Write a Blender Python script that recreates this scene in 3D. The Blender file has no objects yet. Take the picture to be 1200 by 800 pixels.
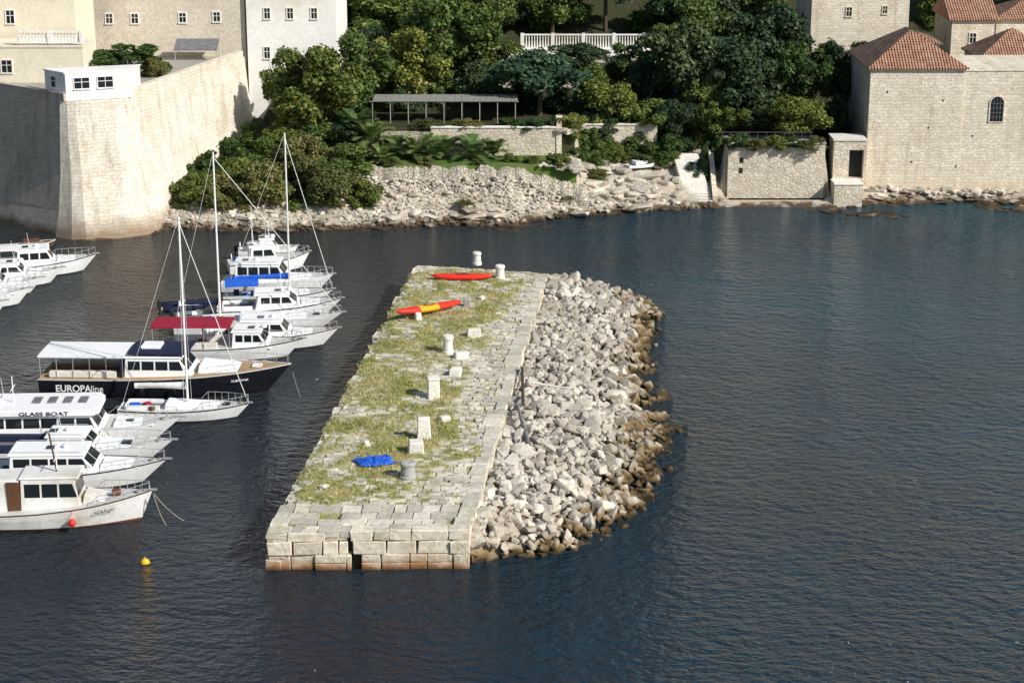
import bpy, bmesh, math, random
import numpy as np
from mathutils import Vector, Matrix, noise
random.seed(7); rng=np.random.default_rng(7)
scene=bpy.context.scene
scene.view_settings.view_transform='Standard'
scene.view_settings.look='None'; scene.view_settings.exposure=0
F=2250.; TH=math.radians(16.5); HC=42.5
S,C=math.sin(TH),math.cos(TH)
# survey helpers: bearings measured from the viewpoint -> world metres
def G(px,py,z=0.0):
    u=(px-600)/F; v=(py-400)/F; t=(HC-z)/(S+v*C)
    return Vector((u*t,t*(C-v*S),z))
def A(px,py,Y):
    u=(px-600)/F; v=(py-400)/F; s=Y/(C-v*S)
    return Vector((u*s,Y,HC-s*(S+v*C)))
R=random.uniform
# ---------------------------------------------------------------- materials
def newmat(name):
    m=bpy.data.materials.new(name); m.use_nodes=True
    nt=m.node_tree; b=nt.nodes['Principled BSDF']
    return m,nt.nodes,nt.links,b
def inp(b,n,v):
    if n in b.inputs: b.inputs[n].default_value=v
def col(c): return (c[0],c[1],c[2],1.0)
def mixc(N,L,fac,a,b,mode='MIX'):
    m=N.new('ShaderNodeMix'); m.data_type='RGBA'; m.blend_type=mode
    if hasattr(fac,'links'): L.new(fac,m.inputs[0])
    else: m.inputs[0].default_value=fac
    for s,i in ((a,6),(b,7)):
        if hasattr(s,'links'): L.new(s,m.inputs[i])
        else: m.inputs[i].default_value=col(s)
    return m.outputs[2]
def mrange(N,L,v,a,b,c=0.,d=1.):
    m=N.new('ShaderNodeMapRange'); L.new(v,m.inputs[0])
    m.inputs[1].default_value=a;m.inputs[2].default_value=b;m.inputs[3].default_value=c;m.inputs[4].default_value=d
    return m.outputs[0]
def mathn(N,L,op,a,b):
    m=N.new('ShaderNodeMath'); m.operation=op
    for s,i in ((a,0),(b,1)):
        if hasattr(s,'links'): L.new(s,m.inputs[i])
        else: m.inputs[i].default_value=s
    return m.outputs[0]
def noiseN(N,L,vec,scale,detail=4,rough=.55):
    n=N.new('ShaderNodeTexNoise'); n.inputs['Scale'].default_value=scale
    n.inputs['Detail'].default_value=detail; n.inputs['Roughness'].default_value=rough
    if vec is not None: L.new(vec,n.inputs['Vector'])
    return n.outputs[0]
def wetmix(N,L,c,z0,z1,wc,amp=.45):
    g=N.new('ShaderNodeNewGeometry'); sp=N.new('ShaderNodeSeparateXYZ'); L.new(g.outputs['Position'],sp.inputs[0])
    nn=noiseN(N,L,g.outputs['Position'],.7,4)
    zz=mathn(N,L,'ADD',sp.outputs[2],mrange(N,L,nn,.3,.7,-amp,amp))
    return mixc(N,L,mrange(N,L,zz,z0,z1),wc,c)
def rmat(name,c1,c2,scale=1.,rough=.85,bump=.3,bscale=6.,spec=.3,objr=0.,islr=0.,wet=None,world=True,bdist=.05,metal=0,c3=None,coat=0,wet2=None,vr=(.72,1.22)):
    m,N,L,b=newmat(name)
    if world: vec=N.new('ShaderNodeNewGeometry').outputs['Position']
    else: vec=N.new('ShaderNodeTexCoord').outputs['Object']
    n1=noiseN(N,L,vec,scale,6,.6)
    c=mixc(N,L,mrange(N,L,n1,.32,.68),c1,c2)
    if c3:
        n3=noiseN(N,L,vec,scale*.31,5,.65)
        c=mixc(N,L,mrange(N,L,n3,.5,.66),c,c3)
    n2=noiseN(N,L,vec,bscale,5,.65)
    k=mrange(N,L,n2,.25,.75,vr[0],vr[1])
    hsv=N.new('ShaderNodeHueSaturation'); L.new(c,hsv.inputs['Color'])
    val=k
    if objr:
        o=N.new('ShaderNodeObjectInfo'); val=mathn(N,L,'MULTIPLY',val,mrange(N,L,o.outputs['Random'],0,1,1-objr,1+objr))
    if islr:
        g2=N.new('ShaderNodeNewGeometry'); val=mathn(N,L,'MULTIPLY',val,mrange(N,L,g2.outputs['Random Per Island'],0,1,1-islr,1+islr))
    L.new(val,hsv.inputs['Value']); c=hsv.outputs[0]
    if wet: c=wetmix(N,L,c,*wet)
    if wet2: c=wetmix(N,L,c,*wet2)
    L.new(c,b.inputs['Base Color'])
    b.inputs['Roughness'].default_value=rough; inp(b,'Specular IOR Level',spec); b.inputs['Metallic'].default_value=metal
    inp(b,'Coat Weight',coat)
    if bump:
        bp=N.new('ShaderNodeBump'); bp.inputs['Strength'].default_value=bump; bp.inputs['Distance'].default_value=bdist
        L.new(n2,bp.inputs['Height']); L.new(bp.outputs[0],b.inputs['Normal'])
    return m
def ashlar(name,c1,c2,mort,ang=0.,bw=.7,bh=.35,wet=None,stain=(.2,.17,.13),stf=.5,ms=.018,streak=.35):
    m,N,L,b=newmat(name)
    g=N.new('ShaderNodeNewGeometry'); sp=N.new('ShaderNodeSeparateXYZ'); L.new(g.outputs['Position'],sp.inputs[0])
    a=mathn(N,L,'ADD',mathn(N,L,'MULTIPLY',sp.outputs[0],math.cos(ang)),mathn(N,L,'MULTIPLY',sp.outputs[1],math.sin(ang)))
    wob=noiseN(N,L,g.outputs['Position'],.9,3); wob2=noiseN(N,L,g.outputs['Position'],1.7,3)
    zz=mathn(N,L,'ADD',sp.outputs[2],mrange(N,L,wob,.3,.7,-.12,.12))
    a2=mathn(N,L,'ADD',a,mrange(N,L,wob2,.3,.7,-.22,.22))
    cb=N.new('ShaderNodeCombineXYZ'); L.new(a2,cb.inputs[0]); L.new(zz,cb.inputs[1])
    br=N.new('ShaderNodeTexBrick'); L.new(cb.outputs[0],br.inputs['Vector'])
    br.inputs['Color1'].default_value=col(c1); br.inputs['Color2'].default_value=col(c2); br.inputs['Mortar'].default_value=col(mort)
    br.inputs['Scale'].default_value=1; br.inputs['Brick Width'].default_value=bw; br.inputs['Row Height'].default_value=bh
    br.inputs['Mortar Size'].default_value=ms; br.inputs['Mortar Smooth'].default_value=.4
    n=noiseN(N,L,g.outputs['Position'],.28,8,.72)
    c=mixc(N,L,mrange(N,L,n,.45,.72,0,stf),br.outputs[0],stain)
    mp=N.new('ShaderNodeMapping'); L.new(g.outputs['Position'],mp.inputs[0]); mp.inputs['Scale'].default_value=(.9,.9,.1)
    ns=noiseN(N,L,mp.outputs[0],1.,6,.7)
    c=mixc(N,L,mrange(N,L,ns,.5,.72,0,streak),c,tuple(x*.45 for x in stain))
    n2=noiseN(N,L,g.outputs['Position'],4.5,6,.7)
    hsv=N.new('ShaderNodeHueSaturation'); L.new(c,hsv.inputs['Color']); L.new(mrange(N,L,n2,.25,.75,.7,1.22),hsv.inputs['Value'])
    c=hsv.outputs[0]
    if wet: c=wetmix(N,L,c,*wet)
    L.new(c,b.inputs['Base Color']); b.inputs['Roughness'].default_value=.9; inp(b,'Specular IOR Level',.2)
    bp=N.new('ShaderNodeBump'); bp.inputs['Strength'].default_value=.7; bp.inputs['Distance'].default_value=.06
    h=mathn(N,L,'SUBTRACT',n2,mathn(N,L,'MULTIPLY',br.outputs['Fac'],.7)); L.new(h,bp.inputs['Height']); L.new(bp.outputs[0],b.inputs['Normal'])
    return m
def rubble_mat(name,c1,c2,dark,scale=2.2,edge=.09,bd=.35):
    m,N,L,b=newmat(name)
    g=N.new('ShaderNodeNewGeometry')
    mp=N.new('ShaderNodeMapping'); L.new(g.outputs['Position'],mp.inputs[0]); mp.inputs['Scale'].default_value=(1,1,1.5)
    v=N.new('ShaderNodeTexVoronoi'); v.inputs['Scale'].default_value=scale; L.new(mp.outputs[0],v.inputs['Vector'])
    ve=N.new('ShaderNodeTexVoronoi'); ve.feature='DISTANCE_TO_EDGE'; ve.inputs['Scale'].default_value=scale; L.new(mp.outputs[0],ve.inputs['Vector'])
    s=N.new('ShaderNodeSeparateColor'); L.new(v.outputs['Color'],s.inputs[0])
    c=mixc(N,L,s.outputs[0],c1,c2)
    c=mixc(N,L,mrange(N,L,ve.outputs['Distance'],.0,edge),dark,c)
    n3=noiseN(N,L,g.outputs['Position'],.4,7,.7)
    c=mixc(N,L,mrange(N,L,n3,.48,.7,0,.6),c,tuple(x*.6 for x in c2))
    n2=noiseN(N,L,g.outputs['Position'],5,6,.7)
    hsv=N.new('ShaderNodeHueSaturation'); L.new(c,hsv.inputs['Color']); L.new(mrange(N,L,n2,.25,.75,.7,1.25),hsv.inputs['Value'])
    L.new(hsv.outputs[0],b.inputs['Base Color']); b.inputs['Roughness'].default_value=.95
    h=mathn(N,L,'MINIMUM',ve.outputs['Distance'],.2); h=mathn(N,L,'ADD',h,mathn(N,L,'MULTIPLY',n2,.15))
    bp=N.new('ShaderNodeBump'); bp.inputs['Strength'].default_value=.8; bp.inputs['Distance'].default_value=bd
    L.new(h,bp.inputs['Height']); L.new(bp.outputs[0],b.inputs['Normal'])
    return m
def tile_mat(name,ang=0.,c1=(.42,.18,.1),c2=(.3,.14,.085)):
    m,N,L,b=newmat(name)
    g=N.new('ShaderNodeNewGeometry'); sp=N.new('ShaderNodeSeparateXYZ'); L.new(g.outputs['Position'],sp.inputs[0])
    a=mathn(N,L,'ADD',mathn(N,L,'MULTIPLY',sp.outputs[0],math.cos(ang)),mathn(N,L,'MULTIPLY',sp.outputs[1],math.sin(ang)))
    cb=N.new('ShaderNodeCombineXYZ'); L.new(a,cb.inputs[0]); L.new(sp.outputs[2],cb.inputs[1])
    br=N.new('ShaderNodeTexBrick'); L.new(cb.outputs[0],br.inputs['Vector']); br.offset=0
    br.inputs['Color1'].default_value=col(c1); br.inputs['Color2'].default_value=col(c2); br.inputs['Mortar'].default_value=col((.08,.04,.03))
    br.inputs['Scale'].default_value=1; br.inputs['Brick Width'].default_value=.3; br.inputs['Row Height'].default_value=.22; br.inputs['Mortar Size'].default_value=.03
    n=noiseN(N,L,g.outputs['Position'],1.2,5,.7)
    c=mixc(N,L,mrange(N,L,n,.4,.7,0,.75),br.outputs[0],(.46,.3,.2))
    L.new(c,b.inputs['Base Color']); b.inputs['Roughness'].default_value=.85
    w=mathn(N,L,'SINE',mathn(N,L,'MULTIPLY',a,2*math.pi/.3),0)
    bp=N.new('ShaderNodeBump'); bp.inputs['Strength'].default_value=.9; bp.inputs['Distance'].default_value=.06
    L.new(w,bp.inputs['Height']); L.new(bp.outputs[0],b.inputs['Normal'])
    return m
def leafmat(name,c1,c2,c3=None,tr_=.2):
    m,N,L,b=newmat(name)
    g=N.new('ShaderNodeNewGeometry'); o=N.new('ShaderNodeObjectInfo')
    n=noiseN(N,L,g.outputs['Position'],.55,3)
    c=mixc(N,L,mrange(N,L,n,.35,.65),c1,c2)
    if c3: c=mixc(N,L,mrange(N,L,g.outputs['Random Per Island'],.75,.95),c,c3)
    hsv=N.new('ShaderNodeHueSaturation'); L.new(c,hsv.inputs['Color'])
    L.new(mrange(N,L,o.outputs['Random'],0,1,.475,.52),hsv.inputs['Hue'])
    v=mathn(N,L,'MULTIPLY',mrange(N,L,g.outputs['Random Per Island'],0,1,.6,1.5),mrange(N,L,o.outputs['Random'],0,1,1.35,.75))
    L.new(v,hsv.inputs['Value']); L.new(hsv.outputs[0],b.inputs['Base Color'])
    b.inputs['Roughness'].default_value=.6; inp(b,'Specular IOR Level',.3)
    tr=N.new('ShaderNodeBsdfTranslucent'); L.new(hsv.outputs[0],tr.inputs[0])
    mx=N.new('ShaderNodeMixShader'); mx.inputs[0].default_value=tr_
    L.new(b.outputs[0],mx.inputs[1]); L.new(tr.outputs[0],mx.inputs[2])
    L.new(mx.outputs[0],N['Material Output'].inputs[0])
    return m

M={}
M['white']=rmat('white_paint',(.92,.92,.91),(.86,.86,.84),.6,.3,.05,3,.5,bdist=.01,vr=(.9,1.07))
M['white2']=rmat('white_gelcoat_worn',(.84,.84,.81),(.72,.7,.65),.8,.4,.08,4,.5,bdist=.01,c3=(.6,.56,.47),vr=(.86,1.1))
M['navy']=rmat('black_hull_paint',(.011,.012,.016),(.015,.016,.022),.6,.25,.03,3,.5,bdist=.01)
M['navyc']=rmat('navy_canvas',(.015,.022,.06),(.01,.015,.04),1.5,.8,.3,4,bdist=.04)
M['bluec']=rmat('blue_canvas',(.02,.12,.6),(.015,.09,.45),1.5,.75,.3,4,bdist=.04)
M['redc']=rmat('maroon_canvas',(.34,.015,.04),(.25,.012,.03),1.5,.8,.3,4,bdist=.04)
M['antifoul']=rmat('antifouling',(.03,.04,.07),(.05,.05,.05),1,.7,.1,4)
M['rust']=rmat('rusty_waterline',(.2,.06,.03),(.12,.06,.04),1,.7,.2,4)
M['teak']=rmat('teak_deck',(.5,.33,.17),(.42,.27,.14),2,.7,.1,5)
M['deck']=rmat('pale_deck',(.7,.7,.66),(.56,.56,.52),1,.6,.1,5,vr=(.82,1.1))
M['wood']=rmat('dark_wood',(.14,.06,.03),(.09,.045,.025),2,.6,.2,5)
M['metal']=rmat('steel_tube',(.6,.6,.6),(.5,.5,.5),2,.35,0,5,metal=.5)
M['mast']=rmat('aluminium_mast',(.85,.85,.83),(.75,.75,.73),2,.45,0,5,metal=.0)
M['rope']=rmat('rope',(.35,.32,.26),(.22,.2,.17),3,.9,.1,9)
M['black']=rmat('black_plastic',(.02,.02,.022),(.03,.03,.03),2,.4,.05,5)
M['grey']=rmat('grey_rubber',(.2,.2,.21),(.13,.13,.14),2,.6,.1,5)
M['redk']=rmat('red_kayak',(.78,.045,.02),(.7,.035,.02),2,.4,.05,5)
M['orange']=M['redk']
M['yellow']=rmat('yellow_buoy',(.85,.5,.02),(.75,.4,.02),2,.45,.05,5)
M['yelk']=rmat('yellow_kayak',(.9,.45,.02),(.85,.35,.02),2,.4,.05,5)
m,N,L,b=newmat('window_glass'); b.inputs['Base Color'].default_value=(.012,.016,.02,1); b.inputs['Roughness'].default_value=.08; inp(b,'Specular IOR Level',.6)
M['glass']=m
M['rock']=rmat('quarry_stone',(.69,.64,.555),(.44,.395,.325),.5,.9,.8,4,.2,objr=.2,islr=.32,wet=(.35,.85,(.2,.135,.06)),wet2=(.05,.42,(.035,.027,.016),.25),bdist=.08,c3=(.4,.345,.27))
M['shrock']=rmat('shore_stone',(.6,.55,.46),(.42,.37,.3),.5,.9,.7,4,.2,islr=.28,wet=(.3,.75,(.12,.085,.05)),wet2=(0,.3,(.035,.027,.018),.2),bdist=.08,c3=(.4,.33,.25))
M['pave']=rmat('flagstone',(.68,.63,.53),(.48,.45,.37),.5,.9,.9,3.5,.2,islr=.22,bdist=.07,c3=(.4,.38,.26))
M['pwall']=rmat('pier_block',(.74,.67,.55),(.56,.49,.38),.8,.9,.8,3,.2,islr=.18,bdist=.1,wet=(.1,.8,(.34,.17,.075),.35),wet2=(-.1,.25,(.06,.03,.018),.12))
M['core']=rmat('pier_core',(.06,.05,.035),(.04,.032,.02),1,.95,.3,4)
M['soil']=rmat('grassy_soil',(.38,.34,.17),(.25,.26,.09),.5,.95,.8,4,.15,bdist=.08,c3=(.55,.49,.35))
M['bstone']=rmat('limestone_block',(.82,.79,.72),(.68,.65,.57),1.2,.85,.5,5,.2,objr=.08,bdist=.04)
M['bgrey']=rmat('grey_bollard_stone',(.42,.41,.38),(.32,.31,.29),1.5,.8,.4,5,.2,bdist=.03)
M['grassb']=rmat('dry_grass',(.52,.44,.18),(.22,.27,.07),.5,.9,0,5,.15,islr=.45,c3=(.42,.34,.14))
M['lawn']=rmat('lawn_grass',(.1,.17,.035),(.07,.125,.03),.8,.95,.6,6,.1,bdist=.08,c3=(.16,.17,.06))
M['earth']=rmat('shaded_earth',(.06,.058,.032),(.04,.05,.022),.6,.95,.5,3,.1,bdist=.1)  # dark undergrowth and the shadow between trees are both in this colour
M['shore']=rmat('shore_gravel',(.56,.51,.42),(.42,.37,.3),.6,.95,.8,3.5,.15,bdist=.2,wet=(.15,.6,(.09,.06,.035)),c3=(.36,.31,.24))
M['road']=rmat('pale_paving',(.4,.37,.33),(.32,.3,.27),.4,.9,.2,5)
FW=(.4,2.4,(.3,.22,.15))
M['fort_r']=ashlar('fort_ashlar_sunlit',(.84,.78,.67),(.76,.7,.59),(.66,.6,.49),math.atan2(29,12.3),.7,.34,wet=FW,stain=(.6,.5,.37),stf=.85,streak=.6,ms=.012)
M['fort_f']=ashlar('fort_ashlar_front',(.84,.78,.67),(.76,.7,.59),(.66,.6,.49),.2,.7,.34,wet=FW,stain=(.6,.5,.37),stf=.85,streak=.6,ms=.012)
M['fort_l']=ashlar('fort_ashlar_painted_shade',(.56,.48,.39),(.48,.41,.33),(.38,.32,.25),math.atan2(-5,8),.7,.34,wet=(.2,1.2,(.12,.09,.06)),stain=(.36,.29,.21),ms=.012,streak=.6)  # darker copy of the fort stone, shade of the left face painted in
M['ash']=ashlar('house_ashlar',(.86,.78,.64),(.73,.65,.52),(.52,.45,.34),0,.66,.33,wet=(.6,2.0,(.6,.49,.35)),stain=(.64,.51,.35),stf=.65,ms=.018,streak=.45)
M['ash_side']=ashlar('house_ashlar_painted_shade',(.58,.52,.42),(.47,.42,.34),(.34,.3,.24),math.pi/2,.66,.33,ms=.018)  # darker ashlar copy: shade of the side walls put into the colour
M['rub']=rubble_mat('garden_rubble',(.62,.56,.45),(.43,.38,.3),(.16,.14,.1),2.7)
M['seaw']=rubble_mat('weathered_sea_masonry',(.76,.68,.55),(.58,.5,.39),(.38,.32,.24),2.2,.05,.15)
M['rend']=rmat('tan_render',(.68,.61,.5),(.58,.52,.42),.4,.9,.3,3,.2,c3=(.48,.42,.35))
M['rendw']=rmat('white_render',(.9,.88,.83),(.82,.8,.75),.3,.85,.1,3,.2,c3=(.72,.67,.58),vr=(.88,1.1))
M['beige']=rmat('beige_render',(.78,.72,.57),(.7,.64,.5),.4,.9,.2,3,.2,vr=(.85,1.12))
M['tile']=tile_mat('roof_tiles',0); M['tiley']=tile_mat('roof_tiles_painted_shade',math.pi/2,(.22,.11,.07),(.15,.08,.055))  # side slopes use a darker tile copy with shade put into the colour
M['bark']=rmat('bark',(.1,.075,.05),(.06,.045,.03),2,.95,.6,6)
M['pergola']=rmat('grey_roofing',(.3,.29,.26),(.22,.21,.19),2,.9,.3,6)
M['pergpost']=rmat('pale_timber',(.5,.48,.43),(.38,.36,.32),2,.9,.3,6)
LM={'dark':leafmat('leaf_dark',(.024,.05,.02),(.045,.08,.03),(.06,.09,.03)),
    'mid':leafmat('leaf_mid',(.045,.09,.018),(.08,.13,.027),(.12,.15,.035)),
    'yg':leafmat('leaf_yellow_green',(.09,.13,.022),(.14,.17,.03),(.2,.19,.045)),
    'pine':leafmat('leaf_pine',(.035,.08,.04),(.06,.115,.055)),
    'olive':leafmat('leaf_olive',(.09,.12,.03),(.14,.15,.045),(.2,.14,.06)),
    'palm':leafmat('leaf_palm',(.09,.16,.045),(.16,.22,.07),None,.35)}
# ---------------------------------------------------------------- mesh builder
def link(o): scene.collection.objects.link(o); return o
class MB:
    def __init__(s): s.v=[];s.f=[];s.m=[]
    def add(s,vs,fs,mi=0):
        o=len(s.v); s.v+= [tuple(x) for x in vs]
        for f in fs: s.f.append(tuple(i+o for i in f)); s.m.append(mi)
        return s
    def box(s,c,sz,rz=0.,jit=0.,mi=0,top=1.,M4=None):
        x,y,z=sz[0]/2,sz[1]/2,sz[2]/2; vs=[]
        cr,sr=math.cos(rz),math.sin(rz)
        for zz in (-z,z):
            k=top if zz>0 else 1
            for xx,yy in ((-x,-y),(x,-y),(x,y),(-x,y)):
                p=Vector((xx*k+R(-jit,jit),yy*k+R(-jit,jit),zz+R(-jit,jit)))
                if M4 is not None: p=M4@p
                vs.append((c[0]+p.x*cr-p.y*sr,c[1]+p.x*sr+p.y*cr,c[2]+p.z))
        return s.add(vs,[(3,2,1,0),(4,5,6,7),(0,1,5,4),(1,2,6,5),(2,3,7,6),(3,0,4,7)],mi)
    def bounds(s,x0,x1,y0,y1,z0,z1,mi=0): return s.box(((x0+x1)/2,(y0+y1)/2,(z0+z1)/2),(x1-x0,y1-y0,z1-z0),mi=mi)
    def tube(s,p0,p1,r0,r1=None,n=8,mi=0):
        r1=r0 if r1 is None else r1
        p0=Vector(p0);p1=Vector(p1); d=(p1-p0).normalized()
        a=d.orthogonal().normalized(); b=d.cross(a); vs=[]
        for p,r in ((p0,r0),(p1,r1)):
            for i in range(n):
                t=2*math.pi*i/n; vs.append(p+a*math.cos(t)*r+b*math.sin(t)*r)
        fs=[(i,(i+1)%n,n+(i+1)%n,n+i) for i in range(n)]+[tuple(range(n))[::-1],tuple(range(n,2*n))]
        return s.add(vs,fs,mi)
    def path(s,pts,r,n=6,mi=0):
        for a,b in zip(pts[:-1],pts[1:]): s.tube(a,b,r,r,n,mi)
        return s
    def lathe(s,c,prof,n=16,mi=0,axis='z'):
        vs=[]
        for r,z in prof:
            for i in range(n):
                t=2*math.pi*i/n; p=(r*math.cos(t),r*math.sin(t),z)
                if axis=='x': p=(z,p[0],p[1])
                vs.append((c[0]+p[0],c[1]+p[1],c[2]+p[2]))
        fs=[]
        for k in range(len(prof)-1):
            for i in range(n):
                j=(i+1)%n; fs.append((k*n+i,k*n+j,(k+1)*n+j,(k+1)*n+i))
        fs.append(tuple(range(n))[::-1]); fs.append(tuple(range((len(prof)-1)*n,len(prof)*n)))
        return s.add(vs,fs,mi)
    def prism(s,poly,z0,z1,mi=0,poly1=None,mt=None):
        n=len(poly); q=poly1 or poly
        vs=[(p[0],p[1],z0) for p in poly]+[(p[0],p[1],z1) for p in q]
        s.add(vs,[(i,(i+1)%n,n+(i+1)%n,n+i) for i in range(n)]+[tuple(range(n))[::-1]],mi)
        s.f.append(tuple(len(s.v)-n+i for i in range(n))); s.m.append(mi if mt is None else mt)
        return s
    def obj(s,name,mats,parent=None,smooth=False,bevel=0,loc=None,auto=False):
        me=bpy.data.meshes.new(name); me.from_pydata(s.v,[],s.f)
        if not isinstance(mats,(list,tuple)): mats=[mats]
        for k in mats: me.materials.append(M[k] if isinstance(k,str) else k)
        me.polygons.foreach_set('material_index',s.m)
        if smooth: me.polygons.foreach_set('use_smooth',[True]*len(s.f))
        me.update(); o=link(bpy.data.objects.new(name,me))
        if bevel:
            bm=bmesh.new(); bm.from_mesh(me)
            bmesh.ops.bevel(bm,geom=list(bm.edges),offset=bevel,segments=1,affect='EDGES',clamp_overlap=True)
            bm.to_mesh(me); bm.free()
        if loc is not None: o.location=loc
        if parent: o.parent=parent
        return o
def empty(name,loc=(0,0,0),rz=0):
    e=link(bpy.data.objects.new(name,None)); e.location=loc; e.rotation_euler=(0,0,rz); e.empty_display_size=.5; return e
def T(o,label,cat,group=None,kind=None):
    o['label']=label; o['category']=cat
    if group:o['group']=group
    if kind:o['kind']=kind
    return o
def text(name,body,size,mat,parent,loc,rot,sx=1.,bold=0.0):
    cu=bpy.data.curves.new(name,'FONT'); cu.body=body; cu.size=size; cu.extrude=.008; cu.offset=bold
    cu.align_x='LEFT'
    o=link(bpy.data.objects.new(name+'_c',cu)); dg=bpy.context.evaluated_depsgraph_get()
    me=bpy.data.meshes.new_from_object(o.evaluated_get(dg)); bpy.data.objects.remove(o)
    me.materials.clear(); me.materials.append(M[mat])
    t=link(bpy.data.objects.new(name,me)); t.parent=parent; t.location=loc; t.rotation_euler=rot; t.scale=(sx,1,1)
    t['w']=max(v.co.x for v in me.vertices)*sx
    return t
# ---------------------------------------------------------------- camera, light, sky
cam=bpy.data.cameras.new('camera'); cam.lens=67.5; cam.sensor_width=36; cam.clip_end=8000; cam.clip_start=1
co=link(bpy.data.objects.new('camera',cam)); co.location=(0,0,HC); co.rotation_euler=(math.pi/2-TH,0,0); scene.camera=co
AZ=math.radians(125); EL=math.radians(36)
sd=Vector((math.sin(AZ)*math.cos(EL),math.cos(AZ)*math.cos(EL),math.sin(EL)))
sl=bpy.data.lights.new('sun','SUN'); sl.energy=5.0; sl.angle=math.radians(.5); sl.color=(1,.96,.89)
so=link(bpy.data.objects.new('sun',sl)); so.rotation_euler=(-sd).to_track_quat('-Z','Y').to_euler(); so.location=(60,-20,80)
w=bpy.data.worlds.new('World'); scene.world=w; w.use_nodes=True
nt=w.node_tree; sk=nt.nodes.new('ShaderNodeTexSky'); sk.sky_type='NISHITA'; sk.sun_disc=False; sk.sun_elevation=EL; sk.sun_rotation=AZ
bg=nt.nodes['Background']; bg.inputs[1].default_value=.1; nt.links.new(sk.outputs[0],bg.inputs[0])
# ---------------------------------------------------------------- water
m,N,L,b=newmat('sea_water'); M['water']=m
g=N.new('ShaderNodeNewGeometry'); mp=N.new('ShaderNodeMapping'); L.new(g.outputs['Position'],mp.inputs[0]); mp.inputs['Scale'].default_value=(.8,1.2,1); mp.inputs['Rotation'].default_value=(0,0,.3)
big=noiseN(N,L,g.outputs['Position'],.018,3)
sp=N.new('ShaderNodeSeparateXYZ'); L.new(g.outputs['Position'],sp.inputs[0])
gx=mrange(N,L,mathn(N,L,'ADD',sp.outputs[0],mrange(N,L,big,.3,.7,-25,25)),-10,38)
cn=mixc(N,L,gx,(.032,.038,.04),(.006,.05,.075))  # paler left side paints silvery reflection into the base colour
gy=mrange(N,L,sp.outputs[1],85,150)
c=mixc(N,L,gy,mixc(N,L,gx,(.01,.018,.028),(.005,.034,.058)),cn)  # near water coloured darker, standing in for weaker reflection at a steeper view
L.new(c,b.inputs['Base Color'])
b.inputs['Roughness'].default_value=.07; b.inputs['IOR'].default_value=1.34
n1=noiseN(N,L,mp.outputs[0],1.35,2,.5); n2=noiseN(N,L,mp.outputs[0],3.6,3,.6); n3=noiseN(N,L,mp.outputs[0],.3,2,.5)
patch=mrange(N,L,noiseN(N,L,g.outputs['Position'],.05,4),.35,.65,.7,1.3)
h=mathn(N,L,'ADD',mathn(N,L,'MULTIPLY',n1,.5),mathn(N,L,'ADD',mathn(N,L,'MULTIPLY',n2,.22),mathn(N,L,'MULTIPLY',n3,.4)))
h=mathn(N,L,'MULTIPLY',h,patch)
bp=N.new('ShaderNodeBump'); bp.inputs['Strength'].default_value=1; bp.inputs['Distance'].default_value=1.
L.new(h,bp.inputs['Height']); L.new(bp.outputs[0],b.inputs['Normal'])
wt=MB().add([(-4000,-600,0),(4000,-600,0),(4000,5000,0),(-4000,5000,0)],[(0,1,2,3)]).obj('sea_water','water')
wt['kind']='structure'
# ---------------------------------------------------------------- terrain
shp=[(-900,215),(-300,240),(0,262),(75,279),(110,283),(205,268),(300,272),(430,268),(520,264),(600,265),(650,256),(720,250),(800,246),(850,243),(970,243),(1030,240),(1100,236),(1200,238),(1900,238)]
sw=[G(*p) for p in shp]; SX=[p.x for p in sw]; SY=[p.y for p in sw]
LAWN=4.6; TER=7.3; WY=189.4; WY2=195.7
YW=193.6; YB=195.6
XL,XR=G(440,200,LAWN).x,G(680,200,LAWN).x
XS0,XS1=A(853,200,YW).x,A(972,200,YW).x
XST0,XST1=A(800,225,YW).x,A(842,225,YW).x
def nz(x,y,s=1.,k=0): return noise.noise(Vector((x*s,y*s,k)))
def hgt(x,y):
    ys=float(np.interp(x,SX,SY))+nz(x,0,.35,3)*.8; d=y-ys
    if d<0: return max(-5,d*.5)
    z=min(1.9,d*.5)+nz(x,y,.5)*.3*min(1,d)
    if XL<x<XR:
        z=min(2.7,d*.62)+nz(x,y,.5)*.35*min(1,d)
        if y>WY+.5: z=LAWN+nz(x,y,.3)*.12
        if y>WY2+.3: z=TER
    elif x<=XL:
        k=.62-.44*min(1,max(0,(XL-2-x)/9))
        if d>4.5: z=min(TER,1.9+(d-4.5)*k+nz(x,y,.3)*.4)
    elif x<XS0:
        if d>4: z=min(TER,1.9+(d-4)*.42+nz(x,y,.4)*.5)
    elif x<XS1:
        z=min(z,.5)
        if y>YW+.4: z=5.9
        if y>202: z=TER
    else:
        z=min(z,.8+nz(x,y,.5)*.3)
        if y>209: z=TER
    if y>207 and (x>-27): z=max(z,min(11.,TER+(y-207)*.2) if x<XS1 or y>214 else z)
    if y>232: z=11+(y-232)*.33+nz(x,y,.02)*6*min(1,(y-232)/60)
    return min(z,150)
xs=np.concatenate([np.linspace(-900,-70,25)[:-1],np.arange(-70,80,.75),np.linspace(80,900,25)])
ysl=np.concatenate([np.arange(172,182,2),np.arange(182,210,.6),np.arange(210,260,3),np.linspace(262,900,30)])
vs=[];fs=[];mi=[]
nx=len(xs)
for y in ysl:
    for x in xs: vs.append((x,y,hgt(x,y)))
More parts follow.
